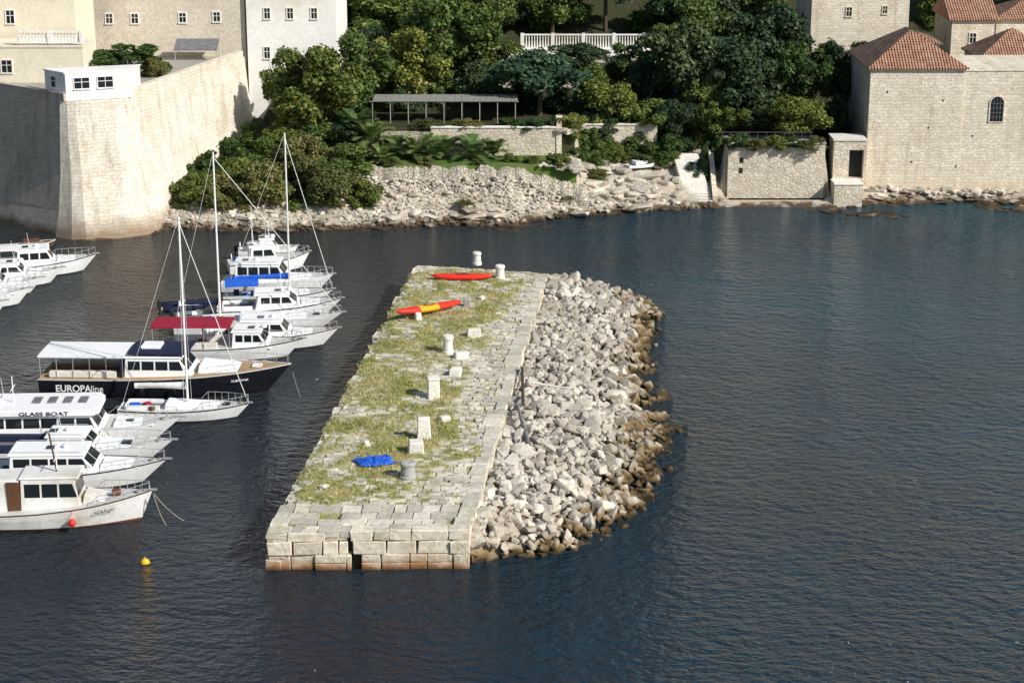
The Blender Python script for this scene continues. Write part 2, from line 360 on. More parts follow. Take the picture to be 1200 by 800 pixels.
for j in range(len(ysl)-1):
    for i in range(nx-1):
        a=j*nx+i; fs.append((a,a+1,a+1+nx,a+nx))
        xc=(xs[i]+xs[i+1])/2; yc=(ysl[j]+ysl[j+1])/2; d=yc-np.interp(xc,SX,SY)
        if XL<xc<XR and WY<yc<WY2: k=1
        elif 222<yc<232: k=3
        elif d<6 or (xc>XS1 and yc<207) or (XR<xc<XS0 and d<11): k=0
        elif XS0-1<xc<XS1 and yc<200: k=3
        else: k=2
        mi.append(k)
mb=MB(); mb.v=vs; mb.f=fs; mb.m=mi
gr=mb.obj('ground',['shore','lawn','earth','road'],smooth=False); gr['kind']='structure'
# ---------------------------------------------------------------- breakwater
PZ=2.25
NL,NR,FR,FL=G(311,624,PZ),G(550,622,PZ),G(643,320,PZ),G(487,310,PZ)
def PP(u,v,z=PZ):
    a=NL.lerp(FL,v); b_=NR.lerp(FR,v); p=a.lerp(b_,u); return Vector((p.x,p.y,z))
PL=(FL-NL).length; PW=(NR-NL).length
bw=empty('breakwater',PP(.5,.5,0))
T(bw,'old limestone breakwater with broken paving and grass growing on top','breakwater')
inv=-PP(.5,.5,0)
def off(mb):
    mb.v=[(x+inv.x,y+inv.y,z) for x,y,z in mb.v]; return mb
mb=MB(); q=[PP(.035,.008),PP(.97,.008),PP(.97,.992),PP(.035,.992)]
mb.prism([(p.x,p.y) for p in q],-2,PZ-.24); off(mb).obj('core','core',bw)
mb=MB()
def course(p0,p1,inward,kind=0):
    d=p1-p0; Ln=d.length; d.normalize(); ang=math.atan2(d.y,d.x)
    z=-.9
    for ci,hh in enumerate((.8,1.0,.78,.64) if kind==1 else (.8,.72,.7,.85)):
        s=0; done=False
        while s<Ln-.05:
            l=min((R(.7,2.0) if kind==1 else R(.6,1.6)) if ci<3 else R(.8,2.4),Ln-s)
            if Ln-s-l<.5: l=Ln-s
            if kind==1 and not done and s+l>.4*Ln and s<.4*Ln: l=max(.3,.4*Ln-s)
            c=p0+d*(s+l/2)+inward*(.45+R(-.1,.12))
            if kind==2 and ci==3: c+=inward*R(-.25,.45)
            if not(kind==2 and ci==3 and random.random()<.2):
                dz=-.1 if (kind==1 and s/Ln<.33 and ci==3) else 0
                if kind==1 and ci==1 and random.random()<.35:
                    for q_ in (0,1): mb.box((c.x,c.y,z+hh*(.25+.5*q_)),(l-.03,.9,hh/2-.025),ang+R(-.02,.02),.035)
                else: mb.box((c.x,c.y,z+hh/2+dz/2+(R(-.14,.0) if kind==2 and ci==3 else 0)),(l-.035,.9,hh-.025+dz+R(-.03,.03)),ang+R(-.025,.025)*(3 if kind==2 else 1),.05)
            s+=l
            if kind==1 and not done and s>=.4*Ln-.01: s+=(.5 if ci==1 else (.22 if ci==2 else .1)); done=True
        z+=hh
dv=(FL-NL).normalized(); du=(NR-NL).normalized()
course(PP(0,0),PP(1,0),dv,1); course(PP(1,0),PP(1,1),-du); course(PP(0,0),PP(0,1),du,2); course(PP(0,1),PP(1,1),-dv)
o=off(mb).obj('wall','pwall',bw,bevel=.045)
mb=MB()
def stone(ua,ub,va,vb,z,j=.03,tilt=.02,th=.35):
    pts=[PP(ua,va),PP(ub,va),PP(ub,vb),PP(ua,vb)]
    vs=[]
    dz=[R(-tilt,tilt) for _ in range(4)]
    for zz in (0,1):
        for p,e in zip(pts,dz):
            vs.append((p.x+R(-j,j),p.y+R(-j,j),(z-th) if not zz else z+e))
    mb.add(vs,[(3,2,1,0),(4,5,6,7),(0,1,5,4),(1,2,6,5),(2,3,7,6),(3,0,4,7)])
v=0.0
while v<1:
    dvv=R(.6,1.9)/PL; e=min(1,v+dvv)
    stone(1-R(.7,1.25)/PW,1.0+R(-.016,.006),v+.0005,e-.0005,PZ+.0+R(-.06,.05),.07,.03)
    v=e
v=0.0
while v<1:
    big_=v<.055
    dvv=R(.35,.65)/PL
    if big_: dvv=R(.8,1.3)/PL
    e=min(1,v+dvv); u=R(-.01,.03) if not big_ else .0
    while u<1-.95/PW:
        l=R(.3,.95)/PW*(1.9 if big_ else 1)
        ue=min(u+l,1-R(.7,1.0)/PW); vo=R(-.2,.2)/PL if not big_ else 0
        if ue<=u+.01: break
        if random.random()<.95: stone(u+.003,ue-.003,v+.0006+vo,e-.0006+vo,PZ-.035+R(-.045,.045)+(.06 if big_ else 0)-(.1*max(0,.05-u)/.05 if not big_ else 0),.06,.03)
        u=ue
    v=e
off(mb).obj('paving','pave',bw,bevel=.025)
nu,nv=60,260; vs=[];fs=[]
def gmask(u,v):
    p=PP(u,v); n=nz(p.x,p.y,.33,1)*.62+nz(p.x,p.y,1.1,2)*.5+nz(p.x,p.y,2.9,4)*.35
    lim=.68+.07*math.sin(v*9)+.05*math.sin(v*31)
    e=min(1,(u+.01)/.12) if u<.11 else 1
    m_=n+.42*e-.15
    m_-=max(0,(u-lim))*4.2
    m_-=max(0,(.17-v))*4.2*(1 if u>.3 else .35)
    m_-=max(0,v-.9)*2.5
    m_-=.35*max(0,nz(p.x,p.y,.16,5))
    return m_
for j in range(nv+1):
    for i in range(nu+1):
        u=.0+.985*i/nu; v=.004+.99*j/nv; p=PP(u,v); gm=gmask(u,v)
        vs.append((p.x,p.y,PZ-.06+max(-.1,min(.08,gm*.2))+nz(p.x,p.y,3.,7)*.04-(.1 if u<.03 else 0)))
for j in range(nv):
    for i in range(nu): a=j*(nu+1)+i; fs.append((a,a+1,a+nu+2,a+nu+1))
mb=MB(); mb.add(vs,fs); off(mb).obj('soil','soil',bw,smooth=True)
vs=[];fs=[]
cnt=0
while cnt<15000:
    u=R(.0,.97); v=R(.005,.99); gm=gmask(u,v)+R(-.16,.16)
    if gm<.08:
        if random.random()>.03: continue
    p=PP(u,v); z=PZ-.05+max(-.05,min(.06,gm*.15))
    hgtb=R(.04,.11)*(1+max(0,gm)*2.0)
    for _ in range(3):
        a=R(0,6.28); ww=R(.015,.04); dx=R(-.13,.13); dy=R(-.13,.13); q=(p.x+R(-.12,.12),p.y+R(-.12,.12))
        o=len(vs)
        vs+= [(q[0]-ww*math.cos(a),q[1]-ww*math.sin(a),z-.05),(q[0]+ww*math.cos(a),q[1]+ww*math.sin(a),z-.05),(q[0]+dx,q[1]+dy,z+hgtb*R(.7,1.5))]
        fs.append((o,o+1,o+2))
    cnt+=1
mb=MB(); mb.add(vs,fs); gobj=T(mb.obj('grass','grassb'),'dry olive and green grass tufts covering the breakwater','grass',kind='stuff')
# ---------------------------------------------------------------- stones / rocks
def rock_geo(seed,n=15,flat=.75):
    r=random.Random(seed); bm=bmesh.new()
    sx,sy,sz=r.uniform(.85,1.3),r.uniform(.65,1),r.uniform(.5,.85)
    for a in (-1,1):
        for b2 in (-1,1):
            for c2 in (-1,1):
                k=r.uniform(.4,.74); bm.verts.new((a*k*sx,b2*k*sy*r.uniform(.8,1.15),c2*k*sz*r.uniform(.75,1.2)))
    for _ in range(r.choice((6,8,11))):
        p=Vector((r.gauss(0,1),r.gauss(0,1),r.gauss(0,1))).normalized()*r.uniform(.8,1.0)
        bm.verts.new((p.x*sx,p.y*sy,p.z*sz))
    res=bmesh.ops.convex_hull(bm,input=bm.verts)
    for vv in [v for v in bm.verts if not v.link_faces]: bm.verts.remove(vv)
    bmesh.ops.dissolve_limit(bm,angle_limit=.25,verts=bm.verts,edges=bm.edges)
    bmesh.ops.bevel(bm,geom=list(bm.edges),offset=.07,segments=1,affect='EDGES',clamp_overlap=True)
    bmesh.ops.recalc_face_normals(bm,faces=bm.faces)
    me=bpy.data.meshes.new('boulder'); bm.to_mesh(me)
    bm.verts.index_update()
    V=[tuple(v.co) for v in bm.verts]; Fc=[tuple(v.index for v in f.verts) for f in bm.faces]
    bm.free(); me.materials.append(M['rock']); return me,V,Fc
ROCK=[rock_geo(i+3) for i in range(24)]
outl=[G(*p) for p in [(655,322),(700,328),(742,343),(775,362),(770,400),(762,440),(772,470),(786,500),(778,550),(762,590),(728,622),(690,640),(640,650),(600,654),(556,656)]]
ax=(FR-NR).copy(); ax.z=0; axl=ax.length; ax/=axl; nrm=Vector((ax.y,-ax.x,0))
_vv=np.array([((p-NR).x*ax.x+(p-NR).y*ax.y)/axl for p in outl]); _ww=np.array([((p-NR).x*nrm.x+(p-NR).y*nrm.y) for p in outl]); _i=np.argsort(_vv)
def outer(v): return float(np.interp(v,_vv[_i],_ww[_i]))*.99
def rockpos(v,wf):
    W=outer(v); p=PP(1,v,0)+nrm*(W*wf)
    z=1.95*(1-wf**1.6)-.32+.45*nz(p.x,p.y,.4,4)
    return p,z,W
rocks=[]
NVv=134
for j in range(NVv):
    v=.012+1.01*(j+.5)/NVv; W=outer(v); k=int(W/.6)+1
    for i in range(k+1):
        wf=(i+R(-.35,.45))/k
        p,z,_=rockpos(v+R(-.004,.004),max(0.03,wf))
        q=random.random()
        s=R(.2,.38) if q<.6 else (R(.38,.58) if q<.93 else R(.58,.9))
        rocks.append((p,z+R(-.05,.15),s))
for _ in range(650):
    v=R(.012,1.02); wf=R(.03,1.03)**.8; p,z,_=rockpos(v,wf); rocks.append((p,z+R(.1,.32),R(.15,.5)))
for _ in range(10):
    q=G(788+R(-6,16),502+R(-3,5),0); rocks.append((q,-.15+R(0,.12),R(.2,.42)))
rocks.sort(key=lambda r:r[0].y-r[2]*30)
stuff=MB()
for i,(p,z,s) in enumerate(rocks):
    me,V,Fc=random.choice(ROCK)
    e=(R(-.7,.7),R(-.7,.7),R(0,6.28)); sc=Vector((s*R(.9,1.4),s*R(.85,1.2),s*R(.75,1.1)))
    if i<300:
        o=link(bpy.data.objects.new('boulder',me)); o.location=(p.x,p.y,z); o.rotation_euler=e; o.scale=sc
        if z<.45: T(o,'dark algae-stained boulder at the waterline of the breakwater','boulder','riprap boulders beside the breakwater')
        else: T(o,'pale angular limestone boulder heaped against the breakwater','boulder','riprap boulders beside the breakwater')
    else:
        Mx=Matrix.Translation((p.x,p.y,z))@Matrix.Rotation(e[2],4,'Z')@Matrix.Rotation(e[1],4,'Y')@Matrix.Rotation(e[0],4,'X')@Matrix.Diagonal((sc.x,sc.y,sc.z,1))
        stuff.add([Mx@Vector(q) for q in V],Fc)
vs=[];fs=[]
for j in range(61):
    for i in range(13):
        p,z,_=rockpos(.01+1.03*j/60,i/12*1.02); vs.append((p.x,p.y,z-.4 if i<12 else -.8))
for j in range(60):
    for i in range(12): a=j*13+i; fs.append((a,a+1,a+14,a+13))
stuff.add(vs,fs)
T(stuff.obj('rubble','rock'),'pale limestone rubble mound sloping into the water','rubble',kind='stuff')
sh=MB()
def addrock(mb,p,s,flat=1.):
    me,V,Fc=random.choice(ROCK); Mx=Matrix.Translation(p)@Matrix.Rotation(R(0,6.28),4,'Z')@Matrix.Rotation(R(-.3,.3)*min(1,flat*1.3),4,'Y')@Matrix.Diagonal((s*R(.9,1.5),s*R(.8,1.2),s*R(.7,1.)*flat,1))
    mb.add([Mx@Vector(q) for q in V],Fc)
for _ in range(4800):
    x=R(-37,XS0-1.5); ys=float(np.interp(x,SX,SY)); d=R(-1.2,4.8)
    if XST0-.5<x<XST1+.5 and d>1: continue
    q=random.random(); s=R(.08,.22) if q<.78 else (R(.22,.42) if q<.97 else R(.42,.75))
    addrock(sh,(x,ys+d,hgt(x,ys+d)+s*.1),s,.85)
for _ in range(1500):
    x=R(XL-3,XR+3); y=WY-.5-R(0,2.2); addrock(sh,(x,y,hgt(x,y)+max(0,1.0-(WY-.5-y)*.6)*R(0,1)),R(.1,.32))
for _ in range(90):
    x=R(-30,XST0-1); ys=float(np.interp(x,SX,SY)); d=R(-.8,2.5); addrock(sh,(x,ys+d,hgt(x,ys+d)-.12),R(.6,1.6),.35)
for _ in range(150):
    x=R(XR-2,XST0-1); ys=float(np.interp(x,SX,SY)); d=R(1,10); addrock(sh,(x,ys+d,hgt(x,ys+d)-.15),R(.5,1.6),.48)
for _ in range(240):
    x=R(XS1+2.0,62); ys=float(np.interp(x,SX,SY)); y=R(ys-.6,YB+.3); addrock(sh,(x,y,max(-.05,hgt(x,y)-.1)),R(.3,1.0),.4)
for _ in range(80):
    x=R(XS1+1.5,62)*.45+R(XS1+1.5,48)*.55; y=YB-R(0,.7); addrock(sh,(x,y,hgt(x,y)+R(0,.5)),R(.25,.75),.8)
for px,py,s in [(965,249,1.0),(985,248,1.2),(1005,251,1.4),(1030,250,1.2),(1050,252,.9),(600,268,1.1),(615,263,.9),(580,266,.8),(630,264,.9),(1165,244,1.1),(1185,246,1.2),(1150,242,1.0),(700,262,.7)]:
    for _ in range(8):
        p=G(px+R(-16,16),py+R(-2.5,2.5)); addrock(sh,(p.x,p.y,-.06),s*R(.4,.85),.35)
T(sh.obj('shore_rocks','shrock'),'pale broken rocks and ledges along the shoreline','rocks',kind='stuff')
def pole(a,b,r,mat,label):
    p0,p1=G(*a[:2],a[2]),G(*b[:2],b[2])
    e=empty('timber_pole',p0); mbp=MB().tube((0,0,0),p1-p0,r,r*.8,9); mbp.obj('shaft',mat,e)
    mbp=MB().tube((p1-p0)*.97,(p1-p0)*1.005,r*1.15,r*1.15,9); mbp.obj('collar','rope',e)
    T(e,label,'pole')
pole((620,522,1.9),(606,474,2.5),.13,'grey','weathered grey timber pole lying on the rubble')
pole((613,474,2.5),(612,430,2.5),.12,'bark','dark timber pole lying along the breakwater edge')
pole((622,448,2.6),(672,456,2.4),.08,'bstone','pale thin spar resting on the boulders')
# ---------------------------------------------------------------- items on the breakwater
def bollard(px,py,r,h,mat='bstone',label='round pale stone mooring bollard with a cap on the breakwater'):
    p=G(px,py,PZ+.05); e=empty('mooring_bollard',p)
    MB().lathe((0,0,0),[(r*1.0,-.15),(r*1.0,0.05),(r*.86,.1),(r*.8,h*.7),(r*.84,h*.74)],20).obj('shaft',mat,e,smooth=False)
    MB().lathe((0,0,0),[(r*.86,h*.74),(r*.95,h*.79),(r*.95,h*.92),(r*.8,h)],20).obj('cap',mat,e,smooth=False)
    T(e,label,'bollard','bollards along the breakwater')
bollard(559,308,.4,.95); bollard(586,325,.43,1.05)
bollard(525,412,.43,1.25); bollard(478,558,.52,.95,'bgrey','squat weathered grey stone bollard with a flat top')
def block(px,py,sz,rz,label,mat='bstone',top=.93,cap=False):
    p=G(px,py,PZ+.04); e=empty('stone_block',p,rz)
    MB().box((0,0,sz[2]/2-.1),(sz[0],sz[1],sz[2]+.1),0,.05,0,top).obj('block',mat,e,bevel=.06)
    if cap: MB().box((0,0,sz[2]+.06),(sz[0]*1.04,sz[1]*1.04,.18),0,.02).obj('cap',mat,e,bevel=.04)
    T(e,label,'stone block','loose stone blocks along the breakwater')
block(508,464,(.8,.75,1.2),.2,'tall square pale stone post with a cap on grass',cap=True)
block(555,393,(1.1,.7,.6),.1,'low rectangular pale stone block on the paving')
block(540,418,(1.0,.7,.45),.3,'low flat pale stone block')
block(534,438,(.8,.7,.5),-.2,'small cubic pale stone block')
block(497,513,(.9,.6,1.45),.05,'upright pale stone slab standing on the grass',top=.88)
block(487,529,(.95,.8,.8),.15,'squat pale stone block beside an upright slab')
block(521,493,(.65,.5,.35),.5,'small loose pale stone')
block(547,358,(.55,.5,.65),.0,'grey square stone beside the kayak','bgrey')
block(430,520,(.4,.35,.25),.5,'small loose pale stone in the grass')
block(380,570,(.5,.4,.2),.9,'small loose pale stone in the grass')
block(565,350,(.5,.4,.25),.9,'small loose pale stone in the grass')
def kayak(px0,py0,px1,py1,z0,z1,mats,label):
    p0,p1=G(px0,py0,z0),G(px1,py1,z1); d=p1-p0; Ln=d.length
    e=empty('kayak',p0); e.rotation_euler=d.to_track_quat('X','Z').to_euler()
    n=18; vs=[];mb=MB(); k=12
    for i in range(n+1):
        t=i/n; w_=.5*math.sin(math.pi*t)**.5+.015; hh=.34*math.sin(math.pi*t)**.35+.02; lift=.1*abs(2*t-1)**3
        for j in range(k):
            a=2*math.pi*j/k; vs.append((t*Ln,w_*math.cos(a),.25+lift+hh*math.sin(a)*(1 if math.sin(a)<0 else .6)))
    mb.add(vs,[])
    for i in range(n):
        t=(i+.5)/n
        for j in range(k):
            mb.f.append((i*k+j,i*k+(j+1)%k,(i+1)*k+(j+1)%k,(i+1)*k+j)[::-1]); mb.m.append(1 if (.36<t<.62 and 1<=j<=8) else 0)
    mb.obj('hull',mats,e,smooth=True)
    c=MB(); vs=[]
    for rr,zz in ((1.,.46),(.86,.5),(.74,.43),(.6,.38)):
        for j in range(16):
            a=2*math.pi*j/16; vs.append((Ln*.5+.55*rr*math.cos(a),.29*rr*math.sin(a),zz))
    fs=[(r*16+j,r*16+(j+1)%16,(r+1)*16+(j+1)%16,(r+1)*16+j) for r in range(3) for j in range(16)]+[tuple(48+j for j in range(16))]
    c.add(vs,fs).obj('cockpit','black',e)
    T(e,label,'kayak')
kayak(463,370,541,357,PZ+.5,PZ+.25,['redk','yelk'],'red and yellow sea kayak propped on stones at the breakwater edge')
kayak(505,327,578,327,PZ+.05,PZ+.05,['redk','redk'],'red kayak lying on the grassy breakwater')
block(490,374,(.5,.5,.55),.3,'pale stone propping up a kayak')
p=G(440,541,PZ+.1); mb=MB(); vs=[];fs=[]
for j in range(15):
    for i in range(21):
        x=(i/20-.5)*2.1; y=(j/14-.5)*1.6; r_=1-max(abs(i/10-1),abs(j/7-1))**3
        ang=.35; vs.append((x*math.cos(ang)-y*math.sin(ang)+nz(x,y,2.1,2)*.3,x*math.sin(ang)+y*math.cos(ang)+nz(x,y,2.1,5)*.3,.04+r_*(.14+.35*abs(nz(x,y,3.2,8)))))
for j in range(14):
    for i in range(20): a=j*21+i; fs.append((a,a+1,a+22,a+21))
o=mb.add(vs,fs).obj('tarpaulin','bluec',loc=p); T(o,'crumpled bright blue tarpaulin on the grass','tarpaulin')
# ---------------------------------------------------------------- trees
def leaves(name,blobs,n,ls,mat,seed,up=.25):
    r=np.random.default_rng(seed); B=np.array(blobs); wt_=(B[:,3]**2); wt_/=wt_.sum()
    bi=r.choice(len(B),n,p=wt_); d=r.normal(size=(n,3)); d/=np.linalg.norm(d,axis=1)[:,None]
    d[:,2]=np.where(r.random(n)<.6,np.abs(d[:,2]),d[:,2])
    rad=B[bi,3]*(r.uniform(.55,1.0,n)**.5)*(1+.12*r.normal(size=n))
    P=B[bi,:3]+d*rad[:,None]
    nrm_=d*.8+r.normal(size=(n,3))*.55; nrm_[:,2]+=up; nrm_/=np.linalg.norm(nrm_,axis=1)[:,None]
    t=np.cross(nrm_,r.normal(size=(n,3))); t/=np.linalg.norm(t,axis=1)[:,None]; b_=np.cross(nrm_,t)
    s=(ls*r.uniform(.6,1.4,n))[:,None]
    V=np.stack([P-t*s*.5,P+b_*s*.38,P+t*s*.6,P-b_*s*.38],1).reshape(-1,3)
    me=bpy.data.meshes.new(name); me.vertices.add(4*n); me.vertices.foreach_set('co',V.astype(np.float32).ravel())
    me.loops.add(4*n); me.loops.foreach_set('vertex_index',np.arange(4*n,dtype=np.int32))
    me.polygons.add(n); me.polygons.foreach_set('loop_start',np.arange(0,4*n,4,dtype=np.int32))
    try: me.polygons.foreach_set('loop_total',np.full(n,4,dtype=np.int32))
    except Exception: pass
    me.materials.append(LM[mat]); me.update(calc_edges=True); me.validate(); return me
def crown_mesh(kind,seed,n=9000,nb=34,ls=.075,flat=False):
    r=random.Random(seed); bl=[]
    for _ in range(nb):
        d=Vector((r.gauss(0,1),r.gauss(0,1),r.gauss(0,1))).normalized()*r.uniform(.35,.82)
        if flat: d.z=abs(d.z)*.8-.15
        bl.append((d.x,d.y,d.z,r.uniform(.14,.32)))
    return leaves('crown',bl,n,ls,kind,seed)
CR={}
for k in LM:
    if k=='palm': continue
    CR[k]=[crown_mesh(k,11*i+len(k),10000 if k!='olive' else 7000,34,.08,flat=(k=='pine')) for i in range(3)]
def tree(px,py,w,h,Y,kind,shrub=False,label=None,ground=None):
    if shrub and ground is None:
        best=Y; Yt=185.
        while Yt<212:
            q=A(px,py+h*.38,Yt)
            if q.z<=hgt(q.x,Yt): best=Yt; break
            Yt+=.3
        Y=best+.6
    c=A(px,py,Y); sc=Y*1.02/F; rx=w*sc/2; rz=h*sc/2/.97
    gz=hgt(c.x,c.y) if ground is None else ground
    e=empty('shrub' if shrub else 'tree',(c.x,c.y,gz),R(0,6.28))
    ch=max(c.z-gz,.3)
    cm=link(bpy.data.objects.new('crown',random.choice(CR[kind]))); cm.parent=e; cm.location=(0,0,ch); cm.scale=(rx*1.08,rx*1.08,rz*1.1)
    mb=MB(); r0=max(.06,rx*.06)
    top=Vector((R(-.2,.2)*rx*.3,R(-.2,.2)*rx*.3,max(.2,ch-rz*.35)))
    mb.tube((0,0,-.4),top,r0,r0*.65,8)
    for i in range(6):
        a=i*1.05+R(-.3,.3); q=top+Vector((math.cos(a)*rx*R(.35,.65),math.sin(a)*rx*R(.35,.65),rz*R(.2,.9)))
        mb.tube(top*R(.8,1),q,r0*.45,r0*.12,6)
    mb.obj('trunk','bark',e)
    T(e,label or {'dark':'dense dark green tree above the harbour garden','mid':'leafy green broadleaf tree in the harbour garden','yg':'bright yellow-green leafy tree by the stone wall','pine':'rounded blue-green pine in the harbour garden','olive':'olive green bushy shrub on the rocky bank'}[kind],'shrub' if shrub else 'tree')
TR=[(370,100,110,95,200,'yg'),(330,92,62,80,203,'mid'),(420,75,100,85,206,'mid'),(475,75,90,85,209,'yg'),(530,35,130,100,213,'mid'),(450,15,120,80,224,'mid'),(565,60,80,70,215,'yg'),
(632,88,122,74,204,'pine'),(715,120,72,56,201,'yg'),(693,100,60,60,207,'mid'),(800,75,110,100,208,'dark'),(862,95,110,95,204,'dark'),(905,50,110,90,216,'dark'),(935,90,80,80,207,'mid'),
(830,30,100,70,225,'mid'),(770,25,100,60,236,'mid'),(935,132,84,44,198,'yg'),(760,105,70,80,212,'dark'),(600,20,90,55,240,'pine'),(650,5,110,50,248,'mid'),(710,5,100,50,250,'yg'),
(500,5,120,80,240,'dark'),(400,15,90,80,228,'dark'),(565,5,90,60,232,'mid'),(880,5,90,55,240,'mid'),(1095,15,60,60,238,'mid'),(1130,0,80,50,262,'dark'),(420,110,70,50,203,'mid'),
(345,130,70,45,199,'yg'),(560,100,70,55,210,'dark'),(610,130,70,50,208,'dark'),(978,90,46,80,208,'dark'),(820,120,60,70,203,'mid'),(470,112,60,50,208,'dark'),(520,105,70,50,211,'mid'),(680,68,80,36,216,'dark'),(740,75,60,50,217,'mid'),
(655,130,60,50,206,'dark'),(760,140,70,46,201,'mid'),(880,130,80,50,202,'dark'),(850,135,60,40,200,'mid'),(400,125,60,45,202,'dark'),(980,140,36,60,203,'dark'),(440,60,60,60,216,'dark'),
(790,140,60,46,200,'dark'),(700,145,60,40,201,'dark'),(1010,68,60,36,218,'dark'),(965,62,50,30,219,'mid'),(1050,64,50,30,219,'mid'),(850,60,60,50,211,'pine'),(790,45,50,40,214,'yg')]
for t in TR: tree(*t)
for i in range(46):
    x=-34+i*2.2+R(-1,1); y=236+ (i%3)*12+R(-3,3); k=random.choice(['dark','mid','mid','dark','pine','yg'])
    if 29<x<56 and y<252: continue
    e=empty('tree',(x,y,hgt(x,y)),R(0,6.28)); r_=R(3.8,5.8); hh=R(3.5,6)
    cm=link(bpy.data.objects.new('crown',random.choice(CR[k]))); cm.parent=e; cm.location=(0,0,hh); cm.scale=(r_,r_,r_*.9)
    mb=MB().tube((0,0,-.4),(0,0,hh),.3,.2,7)
    for j in range(4): mb.tube((0,0,hh*.7),(math.cos(j*1.6)*r_*.5,math.sin(j*1.6)*r_*.5,hh+R(0,2)),.14,.05,5)
    mb.obj('trunk','bark',e); T(e,'leafy tree on the wooded slope above the promenade','tree','trees on the wooded slope')
SH=[(228,225,56,55,187,'yg'),(268,188,75,55,190,'mid'),(262,228,70,50,187.5,'olive'),(305,222,85,60,188,'olive'),(305,185,70,50,192,'mid'),(345,192,75,60,192,'olive'),(345,230,80,45,188,'mid'),(385,215,80,62,189.5,'olive'),(400,190,80,50,192,'mid'),(425,228,50,38,188,'yg'),(240,200,60,40,188,'mid'),(300,160,60,36,188,'mid'),(335,165,70,40,188,'yg'),(372,160,80,40,188,'mid'),(410,155,70,36,188,'dark'),(285,205,70,50,188,'yg'),(325,205,70,40,188,'yg'),(365,185,60,50,188,'olive'),(385,240,50,24,188,'olive'),(212,240,36,26,188,'olive'),(290,240,40,26,188,'yg'),
(690,182,52,36,192,'mid'),(745,165,66,34,196,'mid'),(715,180,44,26,193,'yg'),(700,207,34,14,190.5,'olive'),(780,172,54,38,196,'mid'),(758,182,60,30,196,'mid'),(825,150,46,70,194,'yg'),(838,182,30,50,192.3,'mid'),(637,145,26,16,198,'mid'),(800,168,40,30,196,'dark'),(725,152,50,30,196,'mid'),(250,247,50,16,186.3,'olive'),(545,249,24,7,187,'olive'),(660,236,30,10,187,'olive'),
(670,165,44,30,190,'yg'),(700,165,50,34,190,'mid'),(660,190,30,20,190,'yg'),(770,155,50,36,190,'mid'),(735,185,30,18,190,'olive'),(820,200,30,30,190,'mid'),(790,190,30,22,190,'olive'),(690,150,60,34,190,'dark'),(745,148,60,34,190,'dark'),
(600,186,24,14,190,'mid'),(622,188,20,12,190,'olive'),(648,186,26,18,190,'mid'),(500,196,20,9,190,'olive'),(560,196,16,8,190,'mid'),(455,206,24,12,190,'olive')]
for t in SH: tree(*t,shrub=True,label='low garden shrub on the rocky bank' if t[5]!='olive' else None)
for px in (500,545,600,628): tree(px,152+R(-3,3),40,16,196.8,random.choice(['mid','dark','olive']),True,'low hedge shrub along the garden terrace wall',TER)
for px,k in ((866,'mid'),(885,'olive'),(908,'yg'),(932,'mid'),(955,'olive')): tree(px,168+R(-3,2),34,15+R(0,6),YW+.2,k,True,'shrub spilling over the top of the sea wall',5.6)
tree(150,72,92,40,196,'mid',True,'clipped green bush on the bastion terrace',12.9)
tree(182,80,40,28,195,'olive',True,'clipped green bush on the bastion terrace',12.9)
def palm(px,py,Y,r_):
    c=A(px,py,Y); gz=hgt(c.x,c.y); e=empty('palm_tree',(c.x,c.y,gz)); hh=max(.4,c.z-gz-r_*.35)
    MB().tube((0,0,-.3),(0,0,hh),.28,.22,9).obj('trunk','bark',e)
    mb=MB()
    for i in range(24):
        a=i*2.4+R(-.2,.2); el=math.radians(R(15,85)); d=Vector((math.cos(a),math.sin(a),0)); side=Vector((-d.y,d.x,0))
        pts=[]
        for k in range(11):
            t=k/10; pts.append(Vector((0,0,hh))+d*(r_*t*math.cos(el*.8))+Vector((0,0,r_*(math.sin(el)*t*1.15-.5*t*t))))
        for k in range(10):
            p_=pts[k]; l=r_*.24*math.sin(math.pi*(k+1)/11.5)
            tg=(pts[k+1]-p_).normalized()
            for sg in (-1,1):
                for h2 in (0,.5):
                    q=p_.lerp(pts[k+1],h2)
                    mb.add([q,q+tg*.16,q+side*sg*l+tg*l*.8+Vector((0,0,.1*l))],[(0,1,2)])
            mb.add([p_-side*.04,p_+side*.04,pts[k+1]],[(0,1,2)])
    mb.obj('fronds',LM['palm'],e); T(e,'short bushy palm with arching spiky fronds by the lawn','palm tree','palms beside the lawn')
for px,py,Y,r_ in [(436,172,193.2,3.2),(465,174,193.8,2.7),(491,168,193.8,3.3),(521,174,193.4,2.9),(553,172,193.2,3.1),(578,176,194.0,2.4),(448,186,191.4,2.2),(420,166,195.2,2.8),(507,182,192.2,2.0)]: palm(px,py,Y,r_)
